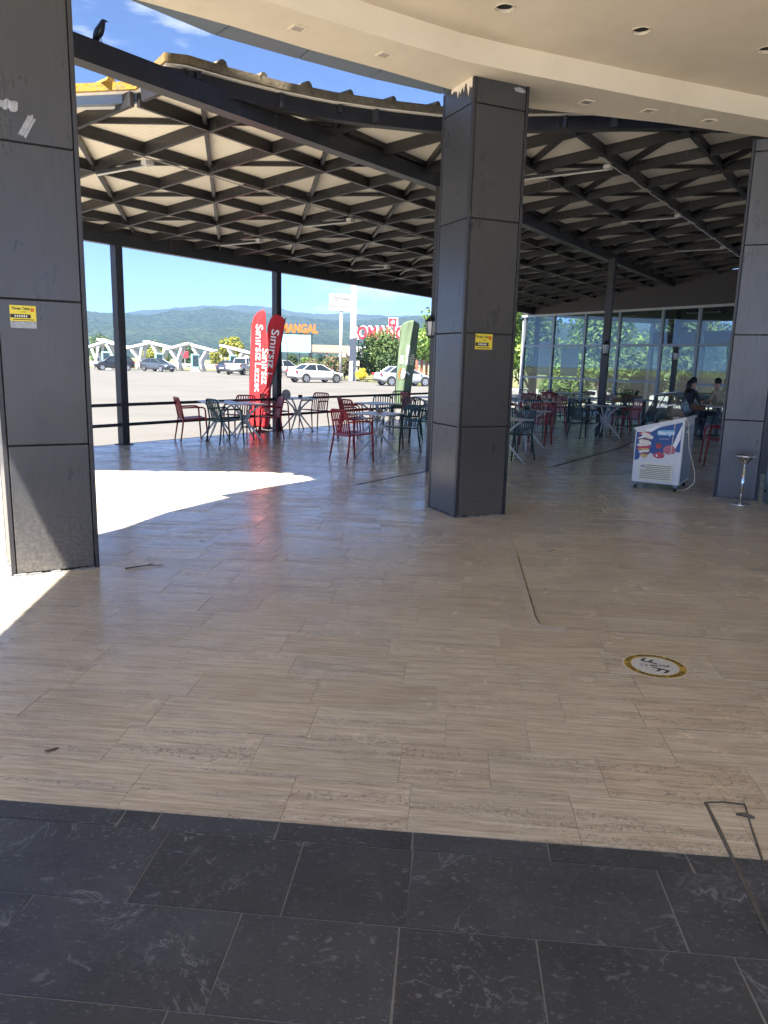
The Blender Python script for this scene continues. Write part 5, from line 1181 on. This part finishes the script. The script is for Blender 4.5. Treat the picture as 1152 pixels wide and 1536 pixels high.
    MB().box((S['st'][0][0] - .005, 0, .62), (.02, .52, .12)).build('number_plate', 'plate', t_); MB().box((S['st'][-1][0] + .005, 0, .42), (.02, .52, .11)).build('number_plate', 'plate', t_)
    MB().box((S['st'][0][0] + .06, 0, .40), (.10, 1.35, .14)).build('bumper_trim', 'trim', t_, bevel=.03); MB().box((S['st'][-1][0] - .05, 0, .50), (.08, 1.0, .12)).build('grille', 'trim', t_, bevel=.02)
    if kind == 'pickup':
        MB().box((-1.65, 0, 1.13), (1.65, 1.6, .06)).build('bed', 'trim', t_)
        for s in (-1, 1): MB().box((-1.65, s * .86, 1.15), (1.75, .1, .14)).build('bed_side', paint, t_, bevel=.02)
        MB().box((-2.5, 0, .98), (.08, 1.6, .42)).build('tailgate', paint, t_, bevel=.02)
    return t_
def mid(xa, ya, xb, yb): p, q = gnd(xa, ya, LOT), gnd(xb, yb, LOT); return (p.x + q.x) / 2, (p.y + q.y) / 2
car('parked_car', 'white saloon parked diagonally beside the white sign pole', -5.75, 60.8, 38, 'car_white', 'sedan')
car('parked_car', 'silver saloon parked behind the green flag', 1.20, 58.2, 25, 'car_silver', 'sedan')
car('parked_car', 'white sport utility car parked right of the red flags', -11.3, 82.5, 48, 'car_white', 'suv')
car('parked_car', 'white pickup seen from behind, left of the red flags', -15.6, 82.0, 78, 'car_white', 'pickup')
car('parked_car', 'dark blue saloon half hidden behind the white pickup', -18.2, 88.5, 75, 'car_blue', 'sedan')
car('parked_car', 'grey blue hatchback facing right under the charging canopies', -26.6, 88.2, -28, 'car_grey', 'hatch')
car('parked_car', 'black sport utility car behind the left roof post', -31.4, 87.6, 208, 'car_black', 'suv')

# ================================================================== CHARGING STATION
def charge_canopy(label, xl, zl_, xr, zr_, base, Y):
    t_ = thing('charging_canopy', label, 'canopy', (base, Y, LOT), 0, 'white charging canopies')
    a, b = (xl - base, zl_ - LOT), (xr - base, zr_ - LOT); d = Vector((b[0] - a[0], b[1] - a[1])).normalized(); n_ = Vector((-d.y, d.x))
    MB().beam((a[0], 0, a[1]), (b[0], 0, b[1]), 2.4, .26).build('roof_plate', 'paintw', t_, bevel=.03)
    for s, fr in ((-1, .25), (1, .72)):
        tx_, tz_ = a[0] + (b[0] - a[0]) * fr, a[1] + (b[1] - a[1]) * fr - .1
        P_ = [(-s * .28, 0), (-s * .05, .7), (s * .12, 1.4), (tx_ * .55 + s * .1, tz_ * .78), (tx_, tz_)]
        for yy in (-.9, .7): MB().tube([(p[0], yy, p[1]) for p in P_], [.17, .15, .15, .17, .20], 8).build('curved_leg', 'paintw', t_, smooth=True)
    return t_
YC = 96
CC = [('leftmost rising canopy roof beside the left column', 136, 521, 157, 514, 148), ('sloping canopy roof over the left charger', 147, 509, 192, 522, 172), ('rising canopy roof right of the roof post', 190, 523, 226, 515, 212), ('tall sloping canopy roof over the grey blue hatchback', 216, 512, 261, 523, 240), ('short rising canopy roof in the middle', 248, 525, 286, 515, 268), ('sloping canopy roof over crossed white legs', 277, 515, 322, 527, 300), ('separate sloping canopy roof left of the red flags', 332, 518, 378, 530, 356)]
for i, (lab, x0_, y0_, x1_, y1_, bx) in enumerate(CC):
    p, q = at(x0_, y0_, YC), at(x1_, y1_, YC); charge_canopy('white ' + lab, p.x, p.z, q.x, q.z, at(bx, 540, YC).x, YC + (i % 2) * .8)
for i, (px, lab) in enumerate(((157, 'pale teal charger with dark screen beside the left roof post'), (237, 'charger behind the grey blue hatchback'), (291, 'pale teal charger beside the crossed white legs'), (348, 'charger behind the dark blue saloon'))):
    c = thing('charger', lab, 'charger', (at(px, 540, 93).x, 93.5, LOT), rad(12), 'vehicle chargers')
    MB().box((0, 0, 1.05), (.95, .7, 2.1)).build('housing', 'chteal', c, bevel=.06); MB().box((.06, -.36, 1.3), (.70, .03, 1.35)).build('front_panel', 'chdark', c); MB().box((0, 0, .07), (1.2, .9, .14)).build('plinth', 'concrete', c)
    MB().tube([(.5, -.2, 1.4), (.62, -.25, .8), (.5, -.3, .4), (.45, -.2, 1.0)], .03, 6).build('cable', 'tyre', c)

# ================================================================== SIGNS, POLES, SHEDS
def on_frame(name, label, cat, x, y, rz=0): return thing(name, label, cat, (x, y, LOT), rz)
sg = on_frame('roof_sign', 'orange block letters on a frame above the pale blue board', 'sign', -8.69, 75, 0)
text('MANGAL', 1.12, 'orange', sg, Matrix.Translation((0, 0, 4.68)) @ Matrix.Scale(.78, 4, (1, 0, 0)), extrude=.12, bold=.04)
for x in (-1.2, 0, 1.2): MB().tube([(x, .2, 0), (x, .2, 4.3)], .05, 6).build('post', 'steel', sg)
MB().beam((-1.4, .2, 4.25), (1.4, .2, 4.25), .06, .06).build('frame_bar', 'steel', sg); MB().tube([(.1, .1, 4.25), (.6, .1, 3.75)], .04, 6).build('frame_bar', 'steel', sg)
bb = on_frame('billboard', 'pale blue board with three lines of faint lettering', 'sign', -8.75, 72, rad(3))
MB().box((0, 0, 3.22), (3.0, .12, 1.62)).build('board', 'skyboard', bb, bevel=.02)
for k, (z, w_) in enumerate(((3.62, 1.0), (3.17, 1.7), (2.70, 1.1))):
    r_ = random.Random(k); x = -w_ / 2 - .25
    while x < w_ / 2 - .25:
        lw = r_.uniform(.05, .13); MB().box((x + lw / 2, -.063, z), (lw, .006, r_.uniform(.12, .2))).build('faint_letter', 'greyink', bb); x += lw + (.05 if r_.random() < .85 else .2)
for x in (-1.3, 1.44): MB().box((x, .1, 1.35), (.14, .14, 2.7)).build('post', 'steel', bb)
ws = on_frame('pole_sign', 'white breakfast sign on a thin grey pole', 'sign', -4.08, 66, rad(6))
MB().box((0, 0, 6.58), (2.1, .35, 1.42)).build('box', 'signbox', ws, bevel=.02); text('SERPME', .42, 'paleink', ws, Matrix.Translation((-.05, -.20, 6.90)), bold=.012); text('KAHVALTI', .42, 'paleink', ws, Matrix.Translation((-.05, -.20, 6.30)), bold=.012)
MB().box((1.054, -.0, 6.58), (.012, .16, 1.2)).build('side_slot', 'inkd', ws); MB().tube([(0, 0, 0), (0, 0, 5.88)], .13, 10).build('pole', 'conduit', ws, smooth=True)
up_ = on_frame('utility_pole', 'tall white tapering concrete utility pole', 'pole', -3.15, 68.5, 0)
MB().loft([[(s * w_ * .5, t * w_ * .35, z) for s, t in ((-1, -1), (1, -1), (1, 1), (-1, 1))] for z, w_ in ((0, .66), (5, .52), (11, .38))]).build('shaft', 'white_post', up_, bevel=.02)
for z in (1.6,): MB().box((.45, 0, z), (.3, .3, .5)).build('meter_box', 'tan', up_)
for z in [1 + .55 * k for k in range(12)]: MB().box((0, -.185, z), (.10, .03, .05)).build('climbing_hole', 'concrete', up_)
rs = on_frame('letter_sign', 'big red letters with white edges above the shrubs', 'sign', -1.15, 78, rad(-24))
MB().box((0, .16, 4.45), (5.0, .05, .06)).build('frame_bar', 'steel', rs); MB().box((0, .16, 5.3), (5.0, .05, .06)).build('frame_bar', 'steel', rs)
text('ROMANÇ', 1.75, 'paintw', rs, Matrix.Translation((.06, .05, 4.55)) @ Matrix.Scale(.80, 4, (1, 0, 0)), extrude=.14, bold=.10); text('ROMANÇ', 1.75, 'redsign', rs, Matrix.Translation((0, -.12, 4.55)) @ Matrix.Scale(.80, 4, (1, 0, 0)), extrude=.05, bold=.03)
MB().box((1.75, .05, 5.65), (1.0, .3, .95)).build('logo_box', 'paintw', rs, bevel=.02); MB().box((1.72, -.115, 5.65), (.86, .03, .80)).build('logo_panel', 'redsign', rs); MB().add([(1.5, -.135, 5.62), (1.72, -.135, 5.88), (1.85, -.135, 5.86), (1.98, -.135, 5.55), (1.78, -.135, 5.6), (1.66, -.135, 5.45)], [(0, 5, 4, 3, 2, 1)]).build('logo_mark', 'print', rs)
for x in (-2.2, 0, 2.2): MB().tube([(x, .22, 0), (x, .22, 5.3)], .06, 6).build('post', 'steel', rs)
cp = on_frame('shade_roof', 'low brown shade roof on dark posts behind the white saloon', 'shelter', -6.55, 86, 0)
MB().add([(-2.4, 0, 2.62), (2.0, 0, 2.56), (2.0, 3.5, 3.35), (-2.4, 3.5, 3.40), (-2.4, 0, 2.72), (2.0, 0, 2.66), (2.0, 3.5, 3.50), (-2.4, 3.5, 3.52)], [(3, 2, 1, 0), (4, 5, 6, 7), (0, 1, 5, 4), (1, 2, 6, 5), (2, 3, 7, 6), (3, 0, 4, 7)]).build('awning', 'brownroof', cp)
for x in (-2.3, -.3, 1.9): MB().box((x, .1, 1.3), (.14, .14, 2.6)).build('post', 'trim', cp)
MB().box((0, 3.4, .55), (6, .15, 1.1)).build('low_wall', 'rail', cp)
hs = on_frame('small_house', 'small house with grey pitched roof left of the utility pole', 'house', -4.4, 97, 0)
MB().box((0, 1.6, 1.15), (3.4, 3, 2.3)).build('wall', 'tan', hs); MB().add([(-1.9, -.3, 2.3), (1.9, -.3, 2.3), (1.9, 3.5, 2.3), (-1.9, 3.5, 2.3), (-1.5, 1.6, 3.6), (1.5, 1.6, 3.6)], [(0, 1, 5, 4), (2, 3, 4, 5), (1, 2, 5), (3, 0, 4), (3, 2, 1, 0)]).build('roof', 'rail', hs); MB().box((.2, .08, 1.1), (.8, .08, 1.3)).build('window', 'cglass', hs)
ch_ = on_frame('fence_wall', 'red brown fence panels behind the silver saloon', 'fence', 3.4, 66, 0)
for k in range(7): MB().box((-.9 + k * .42, 0, 1.0), (.22, .12, 2.0 + .15 * math.sin(k))).build('board', 'redwall', ch_)
MB().box((.4, .1, .6), (3.2, .06, .08)).build('rail', 'redwall', ch_)
gr_ = on_frame('guard_rail', 'long grey guard rail beyond the charging canopies', 'barrier', -35, 112, 0)
MB().box((5, 0, .62), (60, .1, .36)).build('beam', 'rail', gr_)
for k in range(16): MB().box((-24 + 4 * k, .1, .4), (.12, .12, .8)).build('post', 'rail', gr_)
tw_ = on_frame('boundary_wall', 'pale tan wall left of the yellow green tree', 'wall', -26.2, 134, 0)
MB().box((0, 0, 1.1), (7, .3, 2.2)).build('face', 'tan', tw_); MB().box((0, 0, 2.25), (7.2, .4, .1)).build('coping', 'concrete', tw_)
rsn = on_frame('small_red_sign', 'small red sign on a post behind the canopies', 'sign', -33.2, 125, 0)
MB().box((0, 0, 2.1), (1.2, .1, 1.1)).build('panel', 'redsign', rsn, bevel=.05); MB().tube([(0, .1, 0), (0, .1, 1.6)], .06, 6).build('post', 'conduit', rsn)

# ================================================================== TREES AND SHRUBS
def leaves(blobs, n, size, rnd, shell=.55):
    mb_ = MB(); tot = sum(b[3] * b[4] * b[5] for b in blobs)
    for (cx, cy, cz, rx, ry, rz_) in blobs:
        k = max(6, int(n * rx * ry * rz_ / tot))
        for _ in range(k):
            th = rnd.uniform(0, 2 * math.pi); ph = math.acos(rnd.uniform(-1, 1)); r = rnd.uniform(shell, 1.05) ** .8
            c = Vector((cx + rx * r * math.sin(ph) * math.cos(th), cy + ry * r * math.sin(ph) * math.sin(th), cz + rz_ * r * math.cos(ph)))
            out = Vector((math.sin(ph) * math.cos(th), math.sin(ph) * math.sin(th), math.cos(ph) + .35))
            nrm = (out + Vector((rnd.uniform(-1, 1), rnd.uniform(-1, 1), rnd.uniform(-1, 1))) * .9).normalized(); a = nrm.orthogonal().normalized(); b = nrm.cross(a); an = rnd.uniform(0, 6.28); a, b = a * math.cos(an) + b * math.sin(an), b * math.cos(an) - a * math.sin(an)
            s = size * rnd.uniform(.6, 1.35)
            mb_.add([c - a * s, c - b * s * .45 + nrm * s * .12, c + a * s, c + b * s * .45 + nrm * s * .12], [(0, 1, 2, 3)])
    return mb_
def tree(name, label, cat, x, y, z, h, w_, mat, n, size, seed, trunk=.25, group=None, nb=14, bark='bark'):
    rnd = random.Random(seed); t_ = thing(name, label, cat, (x, y, z), 0, group)
    zb_ = h * trunk; blobs = []
    for k in range(nb):
        f = rnd.random(); a = rnd.uniform(0, 6.28); zc = zb_ + (h - zb_) * (.18 + .68 * f); rr = w_ * .5 * (1 - abs(f - .40) * .9) * rnd.uniform(.25, .75); s = w_ * rnd.uniform(.17, .28)
        blobs.append((rr * math.cos(a), rr * math.sin(a), zc, s, s, s * rnd.uniform(.7, 1.0)))
    blobs.append((0, 0, zb_ + (h - zb_) * .5, w_ * .27, w_ * .27, (h - zb_) * .36))
    leaves(blobs, n, size, rnd).build('crown', mat, t_)
    r0 = max(.04, h * .028); mbx = MB().tube([(0, 0, 0), (.05 * h * rnd.uniform(-1, 1) * .3, 0, zb_ * .7), (0, .02 * h, zb_ * 1.2), (0, 0, h * .75)], [r0, r0 * .8, r0 * .6, r0 * .15], 8)
    for k in range(5): b = blobs[k]; mbx.tube([(0, 0, zb_ * rnd.uniform(.7, 1.3)), (b[0] * .5, b[1] * .5, b[2] * .75), (b[0], b[1], b[2])], [r0 * .45, r0 * .3, r0 * .08], 6)
    mbx.build('trunk', bark, t_); return t_
TG = 'trees and shrubs beyond the car park'
tree('shrub', 'large green shrub under the red letters', 'shrub', -.85, 70.5, LOT + .1, 4.3, 4.4, 'leaf', 5200, .17, 1, .04, TG, 26)
tree('shrub', 'dark green shrub at the foot of the large shrub', 'shrub', -.2, 68.2, LOT + .1, 2.4, 2.8, 'leaf_d', 2200, .14, 2, .04, TG)
tree('shrub', 'bushy shrub between the green flag and the large shrub', 'shrub', 1.5, 71.5, LOT + .1, 3.6, 3.0, 'leaf', 2600, .16, 3, .04, TG)
tree('tree', 'tall light green tree beside the lantern post', 'tree', 4.0, 66.0, LOT + .1, 6.6, 4.2, 'leaf_b', 5200, .17, 4, .22, TG, 24)
tree('shrub', 'pinkish oleander behind the white saloon', 'shrub', -5.4, 70, LOT + .05, 1.9, 2.6, 'leaf_p', 1700, .13, 5, .05, TG)
tree('shrub', 'oleander shrub left of the thin sign pole', 'shrub', -6.9, 72, LOT, 1.9, 2.4, 'leaf_p', 1500, .13, 6, .05, TG)
tree('shrub', 'oleander shrub at the foot of the utility pole', 'shrub', -3.9, 69.5, LOT + .1, 2.1, 1.8, 'leaf_p', 1500, .13, 61, .05, TG)
tree('shrub', 'yellow flowering bush at the foot of the utility pole', 'shrub', -2.3, 66.8, LOT + .1, 1.05, 1.1, 'flower_y', 700, .09, 7, .05, TG)
tree('tree', 'yellow green tree behind the pickup', 'tree', -21.6, 106, LOT + .02, 4.9, 3.9, 'leaf_y', 3200, .2, 8, .1, TG, 20)
tree('shrub', 'bright yellow shrub behind the dark blue saloon', 'shrub', -21.5, 103.6, LOT + .02, 2.0, .9, 'flower_y', 500, .14, 9, .05, TG)
tree('tree', 'small round yellow green tree by the tan wall', 'tree', -29.4, 131, LOT - .2, 3.2, 3.0, 'leaf_y', 1500, .2, 10, .15, TG)
tree('tree', 'yellow leaved tree behind the grey blue hatchback', 'tree', -37.0, 121, LOT, 3.6, 3.6, 'leaf_y', 1500, .22, 11, .1, TG)
tree('tree', 'green tree behind the leftmost canopy', 'tree', -46.8, 125, LOT - .2, 4.8, 5.0, 'leaf', 1800, .25, 12, .12, TG)
tree('tree', 'dark green tree behind the crossed white legs', 'tree', -34.6, 133, LOT - .2, 4.2, 5.5, 'leaf_d', 1800, .25, 13, .12, TG)
tree('tree', 'olive tree between the middle canopies', 'tree', -40.5, 135, LOT - .2, 4.0, 5.0, 'leaf', 1600, .25, 14, .12, TG)
tree('tree', 'dark tree behind the white pickup canopy', 'tree', -20.6, 122, LOT - .2, 4.0, 4.2, 'leaf_d', 1600, .22, 15, .12, TG)
for i, (x, y, w_, m_) in enumerate(((-11.2, 88, 2.2, 'leaf_d'), (-9.4, 89, 2.2, 'leaf_b'), (-7.6, 89.5, 2.4, 'leaf_b'), (-5.4, 89.5, 2.2, 'leaf_y'))):
    tree('hedge_bush', ['dark clipped bush below the left half of the blue board', 'light bush below the right half of the blue board', 'light bush under the left part of the shade roof', 'yellowish bush under the right part of the shade roof'][i], 'bush', x, y, LOT, 2.3, w_, m_, 1300, .13, 40 + i, .06, TG)
gh = 'greenery around the dining hall'
GH = [(5.2, 37.5, 6.2, 4.2, 'leaf_b', 'bright green tree showing right of the middle column'), (4.6, 34.8, 2.8, 2.6, 'leaf', 'green bush at the left end of the glass front'), (7.6, 40.5, 6.0, 5.0, 'leaf', 'green tree behind the left glass bays'), (11.0, 39.5, 5.5, 4.6, 'leaf_b', 'light green tree behind the second glass bay'), (14.5, 38.0, 5.6, 5.0, 'leaf', 'green tree behind the middle glass bays'), (17.5, 35.5, 5.2, 4.6, 'leaf_d', 'dark green tree seen through the open doorway'), (20.0, 33.0, 5.4, 4.8, 'leaf', 'green tree behind the right glass bays'), (22.5, 30.5, 5.0, 4.6, 'leaf_b', 'light tree behind the rightmost glass bay')]
GH += [(8.6 + 2.6 * k, 36.6 - 2.05 * k, 2.3 + .5 * (k % 2), 3.0, ('leaf_b', 'leaf', 'leaf_d')[k % 3], 'low hedge bush ' + ('behind the first glass bay', 'behind the second glass bay', 'behind the third glass bay', 'left of the open doorway', 'right of the open doorway', 'behind the seated people')[k]) for k in range(6)]
for i, (x, y, h, w_, m_, lab) in enumerate(GH): tree('tree', lab, 'tree', x, y, LOT, h, w_, m_, 3600, .15, 70 + i, .08, gh, 20)

# ================================================================== HILLS
def hill_h(x, y):
    az = x / max(y, 1.)
    r1 = 86 + 5 * math.sin(az * 9 + 1.2) + 4 * math.sin(az * 23) - 7 * max(0, math.sin(az * 14 + 2.6)) + 16 * max(0, -az - .28) * 2
    h = 0
    t1 = min(1, max(0, (y - 620) / 880)); t1 = t1 * t1 * (3 - 2 * t1); h += r1 * t1
    t2 = min(1, max(0, (y - 1650) / 750)); t2 = t2 * t2 * (3 - 2 * t2); h += (58 + 14 * math.sin(az * 11 + 3.4)) * t2
    nz = mnoise.fractal(Vector((x / 230, y / 230, 1.7)), 1., 2., 5)
    h += nz * 13 * t1 - 6 * t1 + abs(mnoise.noise(Vector((x / 90, y / 90, 4)))) * 8 * t1
    h += mnoise.noise(Vector((x / 13, y / 13, 9))) * 2.6 * t1
    return h - .9
NX, NY = 340, 130; vs_ = []
for j in range(NY + 1):
    y = 560 + 2100 * (j / NY) ** 1.35
    for i in range(NX + 1):
        x = y * (-.66 + 1.30 * i / NX); vs_.append((x, y, hill_h(x, y)))
fs = [(j * (NX + 1) + i, j * (NX + 1) + i + 1, (j + 1) * (NX + 1) + i + 1, (j + 1) * (NX + 1) + i) for j in range(NY) for i in range(NX)]
structure(MB().add(vs_, fs).build('hills', 'hill', smooth=True))
# ------------------------------------------------------------------ summer haze
hz = MB().box((0, 1310, 99), (5900, 3300, 204)).build('haze', None)
hm = bpy.data.materials.new('haze_air'); hm.use_nodes = True; t = hm.node_tree; t.nodes.clear()
ho = t.nodes.new('ShaderNodeOutputMaterial'); pv = t.nodes.new('ShaderNodeVolumePrincipled'); pv.inputs['Color'].default_value = (.27, .42, .66, 1); pv.inputs['Density'].default_value = .00036; pv.inputs['Anisotropy'].default_value = .0
t.links.new(pv.outputs[0], ho.inputs['Volume']); hz.data.materials.append(hm); stuff(hz)
